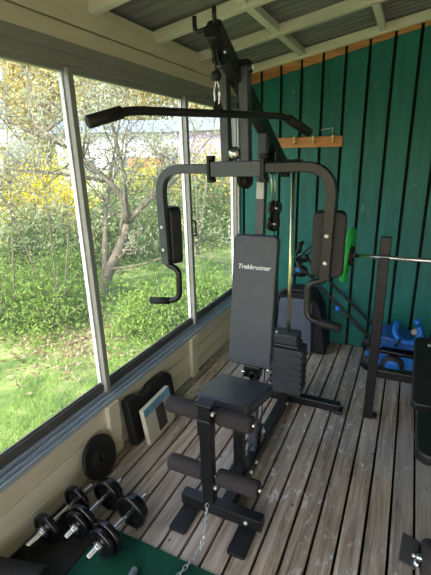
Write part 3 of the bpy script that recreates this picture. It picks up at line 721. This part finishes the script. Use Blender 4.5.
PLT = thing('weight_plate', 'lime green weight plate with black hub on the barbell end', 'weight plate', (1.12, YR - 0.046, 1.086))
gx = Vector((1, 0.0, -0.09)).normalized(); gc = Vector((1.118, YR - 0.046, 1.083))
P('disc', M['lime'], PLT, lambda b: lathe(b, [(0.058, -0.004), (0.058, 0.022), (0.095, 0.022), (0.11, 0.012), (0.125, 0.012), (0.140, 0.026), (0.162, 0.024), (0.166, 0.010), (0.160, -0.006), (0.14, -0.008), (0.058, -0.004)], gc, gx, 48))
P('hub', M['rubber'], PLT, lambda b: lathe(b, [(0.015, 0.0), (0.056, 0.0), (0.056, 0.038), (0.048, 0.044), (0.015, 0.044), (0.015, 0.0)], gc, gx, 32))

BX0, BX1 = 1.540, 1.845; BXC = (BX0 + BX1) / 2
BN = thing('weight_bench', 'black padded weight bench at the right edge of the photo', 'weight bench', (BXC, 2.0, 0))
q0, q1 = Vector((BXC, 1.965, 0.455)), Vector((BXC, 2.52, 0.588))
bmx = frame_mat((q0 + q1) / 2, (1, 0, 0), q1 - q0)
BK = P('backrest', M['blackvinyl'], BN, lambda b: prism(b, rrect(BX1 - BX0, (q1 - q0).length, 0.035, 6), bmx @ Matrix.Translation((0, 0, -0.055)), 0.055, 0.012))
text_mesh('Trekkrunner', 0.030, bmx @ Matrix.Translation((-0.010, 0.205, 0.0006)), M['white'], 'lettering', BK)
P('seat', M['blackvinyl'], BN, lambda b: prism(b, rrect(1.845 - 1.562, 0.345, 0.05, 6), frame_mat(((1.562 + 1.845) / 2, 1.758, 0.40), (1, 0, 0), (0, 1, 0)), 0.055, 0.012))
P('frame', M['frame'], BN, lambda b: (tube(b, [(BXC, 1.25, 0.36), (BXC, 2.0, 0.375), (BXC, 2.45, 0.49)], 0, square=(0.05, 0.05)),))
P('leg', M['frame'], BN, lambda b: (tube(b, [(BXC, 2.15, 0.40), (BXC, 2.32, 0.03)], 0, square=(0.05, 0.05)), box(b, (BXC, 2.32, 0.025), (0.18, 0.05, 0.05), None, 0.004)))
P('leg', M['frame'], BN, lambda b: (tube(b, [(BXC, 1.62, 0.36), (BXC, 1.5, 0.03)], 0, square=(0.05, 0.05)), box(b, (BXC, 1.5, 0.025), (0.16, 0.05, 0.05), None, 0.004)))
LG = P('leg_lever', M['frame'], BN, lambda b: (tube(b, [(BXC, 1.27, 0.36), (BXC, 1.12, 0.45), (BXC, 1.05, 0.40)], 0, square=(0.045, 0.045)),))
P('axle', M['chrome'], LG, lambda b: (cyl(b, (1.564, 1.095, 0.445), (1.838, 1.095, 0.445), 0.012, 14), ball(b, (1.566, 1.075, 0.44), 0.012, 14)))
P('foam_roller', M['foam'], LG, lambda b: lathe(b, [(0.012, 0), (0.048, 0), (0.056, 0.010), (0.057, 0.02), (0.057, 0.085), (0.055, 0.098), (0.012, 0.1)], (1.578, 1.10, 0.445), (1, 0, 0), 28))
P('foam_roller', M['foam'], LG, lambda b: lathe(b, [(0.012, 0), (0.048, 0), (0.056, 0.010), (0.057, 0.02), (0.057, 0.085), (0.055, 0.098), (0.012, 0.1)], (1.73, 1.10, 0.445), (1, 0, 0), 28))
P('end_plate', M['blackvinyl'], LG, lambda b: prism(b, [(-0.030, -0.040), (0.020, -0.048), (0.026, 0.034), (-0.026, 0.044)], frame_mat((1.546, 1.118, 0.435), (1, 0, -0.05), (0, 0.75, 0.66)), 0.018, 0.004))
P('bolt', M['bolt'], LG, lambda b: ball(b, (1.557, 1.092, 0.448), 0.006, 10))

# ------------------------------------------------------------------ lawn mower and grass box at the back wall
MW = thing('lawn_mower', 'bright blue push lawn mower with folded black handle against the green wall', 'lawn mower', (1.45, 3.25, 0))
def deckfn(b):
    poly = [(1.235, 0.06), (1.70, 0.05), (1.82, 0.09), (1.82, 0.17), (1.72, 0.195), (1.235, 0.175)]
    prism(b, poly, frame_mat((0, 3.42, 0), (1, 0, 0), (0, 0, 1)), 0.34, 0.018)
P('deck', M['blue'], MW, deckfn)
P('motor_cover', M['bluedark'], MW, lambda b: prism(b, [(1.29, 0.196), (1.70, 0.20), (1.66, 0.25), (1.50, 0.275), (1.36, 0.30), (1.30, 0.27)], frame_mat((0, 3.40, 0), (1, 0, 0), (0, 0, 1)), 0.28, 0.02))
P('black_band', M['gloss'], MW, lambda b: box(b, (1.50, 3.25, 0.178), (0.52, 0.36, 0.028), Matrix.Rotation(R(2), 3, 'Y'), 0.006))
P('carry_handle', M['blue'], MW, lambda b: tube(b, fillet([(1.44, 3.20, 0.40), (1.42, 3.15, 0.33), (1.47, 3.12, 0.275), (1.57, 3.12, 0.27), (1.61, 3.17, 0.33), (1.590, 3.18, 0.40)], 0.06, 6), 0.024, 14))
for c_, r_c, s_c in (((1.575, 3.20, 0.335), 0.038, (1, 0.8, 0.8)), ((1.305, 3.13, 0.27), 0.018, (1, 0.8, 1.7))): P('tan_bundle', M['tan'], MW, lambda b: ball(b, c_, r_c, 14, s_c))
P('strap', M['frame'], MW, lambda b: tube(b, [(1.44, 3.10, 0.23), (1.47, 3.098, 0.30)], 0.008, 8))
for c_, r_c in (((1.575, 3.18, 0.425), 0.028), ((1.335, 3.115, 0.215), 0.022)): P('blue_cap', M['blue'], MW, lambda b: ball(b, c_, r_c, 12))
for xx, yy in ((1.262, 3.085), (1.455, 3.075), (1.235, 3.43), (1.70, 3.43), (1.72, 3.075)):
    if xx == 1.455: continue
    rr = 0.062 if xx < 1.5 else 0.09
    wname = P('wheel', M['rubber'], MW, lambda b: lathe(b, [(0.02, 0), (rr * 0.75, 0), (rr * 0.8, 0.006), (rr, 0.006), (rr, 0.034), (rr * 0.8, 0.036), (0.02, 0.036)], (xx, yy - 0.018, rr), (0, 1, 0), 28))
    P('hub_cap', M['rubber'], wname, lambda b: lathe(b, [(0, -0.004), (rr * 0.5, 0), (rr * 0.55, 0.004), (0, 0.004)], (xx, yy - 0.02, rr), (0, 1, 0), 20))
W2 = P('wheel', M['rubber'], MW, lambda b: lathe(b, [(0.02, 0), (0.062, 0), (0.066, 0.006), (0.085, 0.006), (0.085, 0.034), (0.066, 0.036), (0.02, 0.036)], (1.435, 3.045, 0.085), (0, 1, 0), 28))
P('hub_cap', M['blue'], W2, lambda b: lathe(b, [(0, -0.006), (0.045, -0.002), (0.056, 0.004), (0, 0.004)], (1.435, 3.043, 0.085), (0, 1, 0), 20))
for yh, dz in ((3.42, -0.02), (3.12, 0.0)):
    P('handle_tube', M['frame'], MW, lambda b: tube(b, fillet([(1.29, yh, 0.238 + dz), (1.24, yh, 0.284 + dz), (0.765, yh, 0.717 + dz), (0.70, yh, 0.775 + dz)], 0.05), 0.012, 12))
P('handle_bow', M['frame'], MW, lambda b: tube(b, fillet([(0.72, 3.42, 0.74), (0.63, 3.42, 0.82), (0.62, 3.27, 0.835), (0.63, 3.12, 0.84), (0.72, 3.12, 0.757)], 0.06), 0.012, 12))
P('brace', M['zinc'], MW, lambda b: tube(b, [(0.943, 3.12, 0.545), (0.943, 3.42, 0.535)], 0.008, 10))
for c_, r_c in (((0.995, 3.10, 0.482), 0.022), ((0.99, 3.405, 0.515), 0.010)): P('clamp_knob', M['blue'], MW, lambda b: ball(b, c_, r_c, 12))
P('switch_box', M['frame'], MW, lambda b: (ball(b, (0.672, 3.15, 0.75), 0.062, 18, (1.0, 0.55, 0.85)), tube(b, [(0.665, 3.15, 0.77), (0.66, 3.17, 0.84)], 0.02, 10)))
P('start_button', M['blue'], MW, lambda b: ball(b, (0.662, 3.118, 0.762), 0.022, 12, (1, 0.5, 0.8)))
P('control_lever', M['rubber'], MW, lambda b: (tube(b, fillet([(0.66, 3.25, 0.98), (0.60, 3.24, 0.87), (0.615, 3.22, 0.83), (0.70, 3.22, 0.82)], 0.03), 0.014, 10, rad=None),
    ball(b, (0.63, 3.25, 0.925), 0.022, 12, (1, 1, 2.4)), ball(b, (0.69, 3.22, 0.85), 0.032, 12)))
P('lever_bail', M['frame'], MW, lambda b: (tube(b, fillet([(0.66, 3.24, 0.87), (0.74, 3.24, 0.96), (0.79, 3.3, 0.99)], 0.03), 0.006, 8), tube(b, fillet([(0.68, 3.22, 0.86), (0.77, 3.22, 0.93), (0.80, 3.3, 0.95)], 0.03), 0.006, 8)))
P('cable', M['rubber'], MW, lambda b: tube(b, fillet([(0.58, 3.24, 0.88), (0.545, 3.24, 0.82), (0.56, 3.22, 0.70), (0.62, 3.2, 0.68)], 0.05), 0.008, 8))
P('cable', M['rubber'], MW, lambda b: tube(b, fillet([(0.90, 3.3, 0.44), (1.0, 3.3, 0.35), (1.2, 3.3, 0.22)], 0.1), 0.004, 8))

GB = thing('grass_box', 'blue grey grass catcher bag with black mesh top behind the weight stack', 'grass catcher', (0.65, 3.28, 0))
P('front_panel', M['bag'], GB, lambda b: prism(b, [(0.48, 0.01), (0.785, 0.01), (0.775, 0.47), (0.73, 0.50), (0.52, 0.50), (0.485, 0.46)], frame_mat((0, 3.19, 0), (1, 0, 0), (0, 0, 1)), 0.035, 0.010))
P('bag_body', M['net'], GB, lambda b: prism(b, [(0.50, 0.01), (0.90, 0.01), (0.845, 0.40), (0.775, 0.53), (0.73, 0.555), (0.53, 0.555), (0.50, 0.50)], frame_mat((0, 3.42, 0), (1, 0, 0), (0, 0, 1)), 0.23, 0.015))
P('rim', M['rubber'], GB, lambda b: tube(b, fillet([(0.478, 3.165, 0.30), (0.482, 3.165, 0.50), (0.53, 3.165, 0.575), (0.72, 3.165, 0.575), (0.785, 3.165, 0.50)], 0.04), 0.015, 12))

# ------------------------------------------------------------------ hook rack
HR = thing('hook_rack', 'orange pine board with four brass coat hooks on the green wall', 'coat rack', (0.60, BACK, 1.75))
P('board', M['rackwood'], HR, lambda b: box(b, (0.555, BACK - 0.010, 1.760), (0.66, 0.02, 0.082), Matrix.Rotation(R(0.6), 3, 'Y'), 0.004))
for xx in (0.33, 0.51, 0.665, 0.82):
    P('hook', M['brass'], HR, lambda b: (cyl(b, (xx, BACK - 0.02, 1.778), (xx, BACK - 0.026, 1.778), 0.012, 14), tube(b, fillet([(xx, BACK - 0.022, 1.768), (xx, BACK - 0.05, 1.745), (xx, BACK - 0.062, 1.765), (xx, BACK - 0.06, 1.79)], 0.015), 0.0085, 10), ball(b, (xx, BACK - 0.06, 1.795), 0.015, 12)))
b = NB(); tube(b, fillet([(0.70, BACK - 0.008, 1.848), (0.805, BACK - 0.008, 1.862), (0.802, BACK - 0.01, 1.815)], 0.01), 0.0028, 8)
grounded('bent_wire', b, M['zinc'], (0.80, BACK - 0.008, 1.83), 'short bent metal wire on the green wall above the hook rack', 'wire')

# ------------------------------------------------------------------ garden
bm = NB()
vs = [bm.verts.new(v) for v in ((-45, -20, GZ), (30, -20, GZ), (30, 60, GZ), (-45, 60, GZ))]; bm.faces.new(vs)
struct('ground', bm, M['ground'])

def leafquad(bm, p, size, rng, flat=0.0, long=1.6):
    d = Vector((rng.gauss(0, 1), rng.gauss(0, 1), rng.gauss(0, 1) * (1 - flat) + 0.2)).normalized()
    s, u, d = basis(d, (rng.gauss(0, 1), rng.gauss(0, 1), rng.gauss(0, 1) + 0.01))
    a = size * 0.5 * rng.uniform(0.7, 1.3)
    v = [bm.verts.new(p - s * a * 0.6), bm.verts.new(p + u * a * long * -0.0 + d * a * long), bm.verts.new(p + s * a * 0.6), bm.verts.new(p - d * a * long)]
    bm.faces.new((v[0], v[1], v[2], v[3]))

def branch(bm, tips, p, d, length, r, depth, rng, spread=0.6, upb=0.15, wob=0.22):
    pts = [p.copy()]; rad = [r]; n_ = 4; dd = d.normalized()
    for i in range(n_):
        dd = (dd + Vector((rng.gauss(0, wob), rng.gauss(0, wob), rng.gauss(0, wob) + upb * 0.3))).normalized()
        pts.append(pts[-1] + dd * length / n_); rad.append(r * (1 - 0.5 * (i + 1) / n_))
    tube(bm, pts, r, 5 if r < 0.012 else 8, rad=rad)
    if depth <= 0:
        tips.extend(pts[1:]); return
    tips.extend(pts[2:])
    for k in range(rng.choice((2, 3, 3))):
        i = rng.choice((2, 3, 4)); base = pts[i]
        nd = (dd + Vector((rng.gauss(0, spread), rng.gauss(0, spread), rng.gauss(0, spread) + upb))).normalized()
        branch(bm, tips, base, nd, length * rng.uniform(0.55, 0.85), rad[i] * 0.72, depth - 1, rng, spread, upb, wob)


def limb_tree(name, label, base, limbs, leafmat, nleaf, leafsize, seed, depth=3, group=None, sub=0.7, cat='tree'):
    """Tree from explicit limb polylines [(points, r0, r1)], with random twigs and leaf buds."""
    rng = random.Random(seed); T = thing(name, label, cat, base, group)
    b = NB(); tips = []
    for pts, r0, r1, nb in limbs:
        pts = [Vector(p) for p in pts]; pp = fillet(pts, 0.25, 4)
        rad = [r0 + (r1 - r0) * i / (len(pp) - 1) for i in range(len(pp))]
        tube(b, pp, r0, 10, rad=rad)
        for k in range(nb):
            i = rng.randrange(len(pp) // 3, len(pp)); d = (pp[min(i + 1, len(pp) - 1)] - pp[max(i - 1, 0)]).normalized()
            nd = (d * 0.6 + Vector((rng.gauss(0, 0.7), rng.gauss(0, 0.7), rng.gauss(0.15, 0.6)))).normalized()
            branch(b, tips, pp[i], nd, sub * rng.uniform(0.6, 1.2), max(0.005, rad[i] * 0.42), depth, rng, 0.7)
    obj('trunk', b, M['bark'], T)
    b = NB()
    for k in range(nleaf):
        p = rng.choice(tips) + Vector((rng.gauss(0, 0.03), rng.gauss(0, 0.03), rng.gauss(0, 0.03))); leafquad(b, p, leafsize, rng)
    obj('foliage', b, leafmat, T); return T

def bush(name, label, base, rx, ry, h, mat, nleaf, leafsize, seed, group=None, stems=14, shell=0.45, cat='bush', stemmat='twig', stemout=1.0):
    """Multi-stem shrub with a dome of leaves."""
    rng = random.Random(seed); T = thing(name, label, cat, base, group); B = Vector(base)
    b = NB(); sp = []
    for k in range(stems):
        a = rng.uniform(0, 6.283); q = rng.uniform(0.2, 1) * stemout
        tip = B + Vector((rx * q * math.cos(a), ry * q * math.sin(a), h * rng.uniform(0.7, 1.05) * math.sqrt(max(0.1, 1 - 0.6 * (q / stemout) ** 2))))
        mid = B + (tip - B) * 0.5 + Vector((rng.gauss(0, 0.06), rng.gauss(0, 0.06), h * 0.12))
        pp = fillet([B + Vector((rng.gauss(0, 0.05), rng.gauss(0, 0.05), 0)), mid, tip], 0.4, 5)
        tube(b, pp, 0.01, 5, rad=[0.011 * (1 - 0.75 * i / (len(pp) - 1)) * (h ** 0.5) for i in range(len(pp))]); sp += pp[2:]
    obj('stem', b, M[stemmat], T)
    b = NB(); cl = []
    for k in range(max(12, nleaf // 55)):
        a = rng.uniform(0, 6.283); el = math.asin(rng.uniform(0.0, 1)); q = rng.uniform(shell, 1.0)
        cl.append(B + Vector((rx * q * math.cos(a) * math.cos(el), ry * q * math.sin(a) * math.cos(el), 0.05 * h + h * 0.93 * q * math.sin(el))))
    cs = 0.16 * (rx + ry + h) / 3 + 0.03
    for k in range(nleaf):
        c = rng.choice(cl) if rng.random() < 0.85 else rng.choice(sp)
        p = c + Vector((rng.gauss(0, cs), rng.gauss(0, cs), rng.gauss(0, cs * 0.8))); p.z = max(p.z, GZ + 0.01); leafquad(b, p, leafsize, rng)
    obj('foliage', b, mat, T); return T

# the apple tree just outside the second window
tree_limbs = [
    ([(-2.66, 4.38, GZ - 0.05), (-2.52, 4.40, 0.05), (-2.38, 4.62, 0.45), (-2.28, 4.70, 0.80)], 0.085, 0.060, 2),
    ([(-2.28, 4.70, 0.80), (-2.24, 4.66, 1.10), (-2.42, 4.50, 1.45), (-2.75, 4.20, 1.85), (-3.05, 3.95, 2.15)], 0.062, 0.018, 9),
    ([(-2.28, 4.70, 0.80), (-2.00, 4.80, 1.08), (-1.65, 5.05, 1.35), (-1.20, 5.35, 1.95)], 0.048, 0.012, 8),
    ([(-2.55, 4.42, 0.02), (-2.62, 4.55, 0.45), (-2.70, 4.75, 0.95), (-2.60, 4.85, 1.55), (-2.45, 5.0, 2.3)], 0.050, 0.014, 8),
    ([(-2.26, 4.68, 0.95), (-2.10, 4.50, 1.55), (-2.15, 4.40, 2.10), (-2.0, 4.3, 2.9)], 0.032, 0.008, 7),
    ([(-2.95, 4.05, 2.05), (-2.80, 4.3, 2.25), (-2.15, 4.75, 2.55), (-1.5, 5.2, 3.0)], 0.024, 0.008, 5),
    ([(-2.42, 4.50, 1.40), (-2.9, 4.0, 1.55), (-3.3, 3.4, 1.60), (-3.6, 2.8, 1.75)], 0.030, 0.007, 7),
    ([(-2.50, 4.41, 0.15), (-2.0, 4.5, 0.22), (-1.55, 4.75, 0.38), (-1.25, 5.0, 0.36)], 0.015, 0.005, 3),
    ([(-2.75, 4.20, 1.85), (-3.3, 3.7, 2.2), (-3.7, 3.1, 2.9), (-3.9, 2.8, 3.6)], 0.026, 0.008, 5),
]
limb_tree('apple_tree', 'bare branched tree with a leaning forked trunk close outside the second window', (-2.66, 4.38, GZ), [(p_, a_, b_, int(n_ * 1.7)) for p_, a_, b_, n_ in tree_limbs], M['budleaf'], 15000, 0.026, 11, 3)

# low feathery bushes under the windows
bushes = [
    ((-1.30, 3.75, GZ), 0.55, 0.55, 0.55, 'feathery yellow green bush close under the second window'),
    ((-1.05, 4.75, GZ), 0.60, 0.60, 0.45, 'lowest yellow green bush, under the far window beside the open lawn'),
    ((-2.55, 3.35, GZ), 0.60, 0.65, 0.80, 'yellow green bush left of the tree trunk, beside the dry leaves'),
    ((-3.30, 3.00, GZ), 0.70, 0.60, 0.95, 'tall feathery bush with thin upright stems outside the first window'),
    ((-3.15, 4.20, GZ), 0.60, 0.55, 0.85, 'yellow green bush behind the tree trunk base'),
    ((-4.20, 3.40, GZ), 0.80, 0.70, 1.05, 'yellow green bush at the far left below the yellow blossom'),
]
for i, (c, rx, ry, h, lb) in enumerate(bushes):
    bush('feathery_bush', lb, c, rx, ry, h, M['fern'] if i != 5 else M['fern2'], 5200, 0.034, 30 + i, 'feathery bushes under the windows', 26)
for i, (c, rx, h, lb) in enumerate([((-4.9, 5.2, GZ), 1.0, 1.2, 'mid green bush in front of the yellow blossom shrubs'), ((-4.2, 6.6, GZ), 1.1, 1.5, 'mid green bush beyond the apple tree'), ((-3.4, 8.8, GZ), 1.3, 1.9, 'mid green bush at the end of the lawn by the far window'), ((-5.4, 8.9, GZ), 1.4, 1.9, 'mid green bush at the end of the lawn behind the tree')]):
    bush('green_bush', lb, c, rx, rx, h, M['fern2'], 5000, 0.07, 50 + i, 'mid green bushes across the lawn', 22)
# yellow blossom
for i, (c, rx, h, lb) in enumerate([((-7.2, 5.6, GZ), 1.3, 2.1, 'bright yellow flowering shrub furthest left'), ((-6.6, 7.2, GZ), 1.4, 2.15, 'bright yellow flowering shrub right of the leftmost one'), ((-7.6, 12.6, GZ), 1.6, 2.0, 'bright yellow flowering shrub far beyond the lawn below the house'), ((-5.6, 13.6, GZ), 1.6, 2.0, 'bright yellow flowering shrub beyond the lawn beside the lilac shed')]):
    bush('yellow_shrub', lb, c, rx, rx, h, M['forsythia'], 7500, 0.085, 60 + i, 'yellow flowering shrubs', 18)
bush('amber_shrub', 'tall loose shrub with amber leaves seen through the far window', (-4.6, 12.6, GZ), 1.5, 1.5, 3.1, M['orange'], 2200, 0.09, 71, None, 18)
bush('amber_shrub', 'low rusty orange shrub in front of the white house', (-8.9, 14.2, GZ), 0.6, 0.6, 1.4, M['orange'], 350, 0.09, 72, None, 14)

# tall trees behind
def crown_tree(label, base, h, r, mat, nleaf, leafsize, seed):
    rng = random.Random(seed); T = thing('tree', label, 'tree', base, 'tall trees behind the garden'); B = Vector(base)
    b = NB(); tips = []
    tube(b, [B, B + Vector((0.1, 0, h * 0.4)), B + Vector((0, 0.1, h * 0.8))], 0.2, 8, rad=[0.16, 0.11, 0.04])
    for k in range(16):
        z = rng.uniform(0.2, 0.8); a = rng.uniform(0, 6.283)
        branch(b, tips, B + Vector((0, 0, h * z)), Vector((math.cos(a), math.sin(a), 0.7)), r * rng.uniform(0.7, 1.1), 0.045, 1, rng, 0.5)
    obj('trunk', b, M['bark'], T)
    b = NB(); cl = []
    for k in range(60):
        a = rng.uniform(0, 6.283); z = rng.uniform(-1, 1); q = rng.uniform(0.3, 1.0); w = math.sqrt(1 - z * z) * q
        cl.append(B + Vector((r * w * math.cos(a), r * w * math.sin(a), h * 0.62 + h * 0.40 * z * q)))
    for k in range(nleaf):
        c = rng.choice(cl) if rng.random() < 0.8 else rng.choice(tips)
        p = c + Vector((rng.gauss(0, r * 0.19), rng.gauss(0, r * 0.19), rng.gauss(0, r * 0.19))); leafquad(b, p, leafsize, rng)
    obj('foliage', b, mat, T)
trees = [((-28, 17.5, GZ), 10.6, 3.2, 'crown2', 'dusty olive tree furthest left behind the yellow shrubs'), ((-24.5, 24, GZ), 11.5, 3.3, 'crown', 'tall yellow green tree left of the house'),
         ((-20, 29.5, GZ), 12.0, 3.4, 'crown', 'tallest yellow green tree behind the white house'), ((-15, 33, GZ), 12, 3.3, 'crown', 'yellow green tree behind the house roof'),
         ((-10, 33, GZ), 11, 3.2, 'crown2', 'olive tree behind the lilac shed'), ((-4.5, 31, GZ), 10.5, 3.0, 'crown', 'yellow green tree seen through the far window')]
for i, (c, h, r, mt, lb) in enumerate(trees): crown_tree(lb, c, h, r, M[mt], 8500, 0.30, 80 + i)

# thin bare saplings close to the first window
def sapling(label, base, tops, seed, r0=0.009, depth=3, nleaf=1600):
    limbs = [([base, (base[0] + (t[0] - base[0]) * 0.5 + 0.05, base[1] + (t[1] - base[1]) * 0.5, base[2] + (t[2] - base[2]) * 0.55), t], r0, 0.004, 12) for t in tops]
    limb_tree('sapling', label, base, limbs, M['budleaf'], nleaf, 0.030, seed, depth, 'thin bare saplings outside the first window', 0.45, 'sapling')
sapling('thin bare sapling with crossing stems outside the first window', (-2.75, 2.95, GZ), [(-3.1, 2.6, 2.9), (-2.6, 3.3, 2.7), (-2.9, 2.4, 2.1)], 91)
sapling('thin bare sapling close beside the first mullion', (-2.30, 3.25, GZ), [(-2.35, 3.35, 2.6), (-2.0, 3.5, 1.8), (-2.9, 2.8, 2.4)], 92)
sapling('thin bare sapling furthest left with sparse twigs', (-3.7, 2.8, GZ), [(-3.9, 2.5, 2.6), (-3.3, 3.2, 2.4), (-4.2, 2.6, 1.9)], 93)
sapling('thin bare sapling seen through the far window behind the pulley', (-2.7, 7.6, GZ), [(-2.9, 7.9, 3.4), (-2.3, 7.9, 3.0), (-3.3, 7.4, 2.7)], 94, 0.022)

# grass and litter
rng = random.Random(5); bm = NB()
def blade(p, h, w):
    a = rng.uniform(0, 6.283); s = Vector((math.cos(a), math.sin(a), 0)) * w; lean_ = Vector((rng.gauss(0, 0.35), rng.gauss(0, 0.35), 1)) * h
    bm.faces.new((bm.verts.new(p - s), bm.verts.new(p + s), bm.verts.new(p + lean_)))
n_ = 0
while n_ < 26000:
    y = rng.uniform(1.0, 5.5) if n_ < 17000 else rng.uniform(4, 13); d = y * 0.78
    x = -rng.uniform(0.25, max(0.6, d * 1.05)) if n_ < 17000 else -rng.uniform(0.8, 8.5)
    pn = noise.noise(Vector((x * 1.3, y * 1.3, 0)))
    if n_ < 17000 and pn < -0.25: 
        if rng.random() < 0.6: n_ += 1; continue
    blade(Vector((x, y, GZ)), rng.uniform(0.03, 0.075) * (1 if n_ < 17000 else 1.5), 0.003 if n_ < 17000 else 0.009); n_ += 1
o = obj('lawn_grass', bm, M['grass']); tag(o, 'sunlit yellow green grass of the lawn outside the windows', 'grass', None, 'stuff')
bm = NB(); rng = random.Random(6)
for k in range(900):
    p = Vector((-1.9 + rng.gauss(0, 0.42), 3.05 + rng.gauss(0, 0.4), GZ + rng.uniform(0.005, 0.05))); leafquad(bm, p, 0.036, rng, 0.7)
o = obj('leaf_litter', bm, M['litter']); tag(o, 'pinkish brown dry leaf litter under the bushes by the first window', 'dry leaves', None, 'stuff')
for (cx_, cy_, cz_), lb in (((-3.45, 2.72, 0.18), 'bright yellow daffodil flower furthest left among the bushes'), ((-2.75, 3.15, 0.10), 'small yellow daffodil in the middle beside the bush'), ((-2.45, 3.3, 0.08), 'small yellow daffodil nearest the first mullion')):
    T = thing('daffodil', lb, 'flower', (cx_, cy_, GZ), 'daffodils outside the first window')
    bm = NB(); tube(bm, [(cx_, cy_, GZ), (cx_, cy_, cz_)], 0.004, 5); obj('stem', bm, M['fern'], T)
    bm = NB()
    for k in range(10): leafquad(bm, Vector((cx_ + rng.gauss(0, 0.018), cy_ + rng.gauss(0, 0.018), cz_ + rng.gauss(0, 0.015))), 0.034, rng)
    obj('blossom', bm, M['forsythia'], T)

# houses far behind
def house(name, label, c, yaw, w, d, h, rh, wallm, roofm, wins, cat='house'):
    T = thing(name, label, cat, (0, 0, 0))
    m = Matrix.Rotation(yaw, 4, 'Z')
    def put(n, mat, fn, par=T):
        q = NB(); fn(q); return obj(n, q, mat, par)
    put('wall', wallm, lambda q: box(q, (0, 0, h / 2), (w, d, h)))
    put('roof', roofm, lambda q: prism(q, [(-d / 2 - 0.3, h - 0.1), (d / 2 + 0.3, h - 0.1), (0, h + rh)], frame_mat((-w / 2 - 0.3, 0, 0), (0, 1, 0), (0, 0, 1)), w + 0.6))
    for (u, z, ww, hh) in wins:
        f = put('window', M['wallwhite'], lambda q: box(q, (u, -d / 2 - 0.02, z), (ww + 0.16, 0.06, hh + 0.16)))
        put('pane', M['pane'], lambda q: box(q, (u, -d / 2 - 0.055, z), (ww, 0.02, hh)), f)
    T.location = c; T.rotation_euler = (0, 0, yaw)
house('house', 'white house with blue grey roof far behind the garden', (-14.2, 20.6, GZ), R(38), 7.5, 5, 3.6, 0.75, M['wallwhite'], M['roofblue'], [(-2.4, 1.7, 1.1, 1.2), (-0.3, 1.7, 1.1, 1.2), (2.1, 1.7, 1.1, 1.2)])
house('house', 'pale pink house behind the yellow flowering shrubs', (-21.5, 13.5, GZ), R(52), 6.5, 5, 3.0, 0.9, M['wallpink'], M['wallwhite'], [(-1.4, 1.7, 1.0, 1.1), (1.4, 1.7, 1.0, 1.1)])
house('shed', 'lilac painted shed beyond the lawn', (-8.0, 18.8, GZ), R(22), 2.6, 2.4, 3.4, 0.7, M['lilac'], M['roofblue'], [(0.4, 1.7, 0.7, 0.8)], 'shed')
house('shed', 'low brick outbuilding with rust red roof in front of the white house', (-10.6, 17.2, GZ), R(33), 1.2, 1.1, 1.75, 0.45, M['wallwhite'], M['roofred'], [(0.0, 1.1, 0.6, 0.6)], 'shed')

# ------------------------------------------------------------------ light
w = bpy.data.worlds.new('world'); SC.world = w; w.use_nodes = True; nt = w.node_tree
sky = nt.nodes.new('ShaderNodeTexSky'); sky.sky_type = 'NISHITA'; sky.sun_disc = False; sky.sun_elevation = R(46); sky.sun_rotation = R(187); sky.air_density = 1.0; sky.dust_density = 3.0; sky.ozone_density = 1.0
bg = nt.nodes['Background']; bg.inputs['Strength'].default_value = 0.20
nt.links.new(sky.outputs[0], bg.inputs['Color'])
sd = bpy.data.lights.new('sun', 'SUN'); sd.energy = 3.0; sd.angle = R(0.6); sd.color = (1.0, 0.94, 0.84)
so = bpy.data.objects.new('sun', sd); COL.objects.link(so)
el_, az = R(46), Vector((-0.10, -1.0, 0)).normalized()
dirn = -(az * math.cos(el_) + Vector((0, 0, math.sin(el_))))
so.rotation_euler = dirn.to_track_quat('-Z', 'Y').to_euler()

# ------------------------------------------------------------------ camera
yaw, pitch, roll, F = 0.454875570, 0.309636286, -0.0272703825, 398.372
f = Vector((-math.sin(yaw) * math.cos(pitch), math.cos(yaw) * math.cos(pitch), -math.sin(pitch)))
r_ = Vector((math.cos(yaw), math.sin(yaw), 0)); u_ = r_.cross(f)
r2 = r_ * math.cos(roll) + u_ * math.sin(roll); u2 = -r_ * math.sin(roll) + u_ * math.cos(roll)
cam = bpy.data.cameras.new('camera'); co = bpy.data.objects.new('camera', cam); COL.objects.link(co)
mm = Matrix((r2, u2, -f)).transposed().to_4x4(); mm.translation = (1.4275, 0, 1.64); co.matrix_world = mm
cam.sensor_fit = 'VERTICAL'; cam.sensor_height = 36; cam.lens = F / 575 * 36; cam.clip_start = 0.02
SC.camera = co
vs_ = SC.view_settings; vs_.view_transform = 'Standard'; vs_.look = 'None'; vs_.gamma = 1; vs_.exposure = 1.5; vs_.use_curve_mapping = False
SC.cycles.max_bounces = 8; SC.cycles.transparent_max_bounces = 16
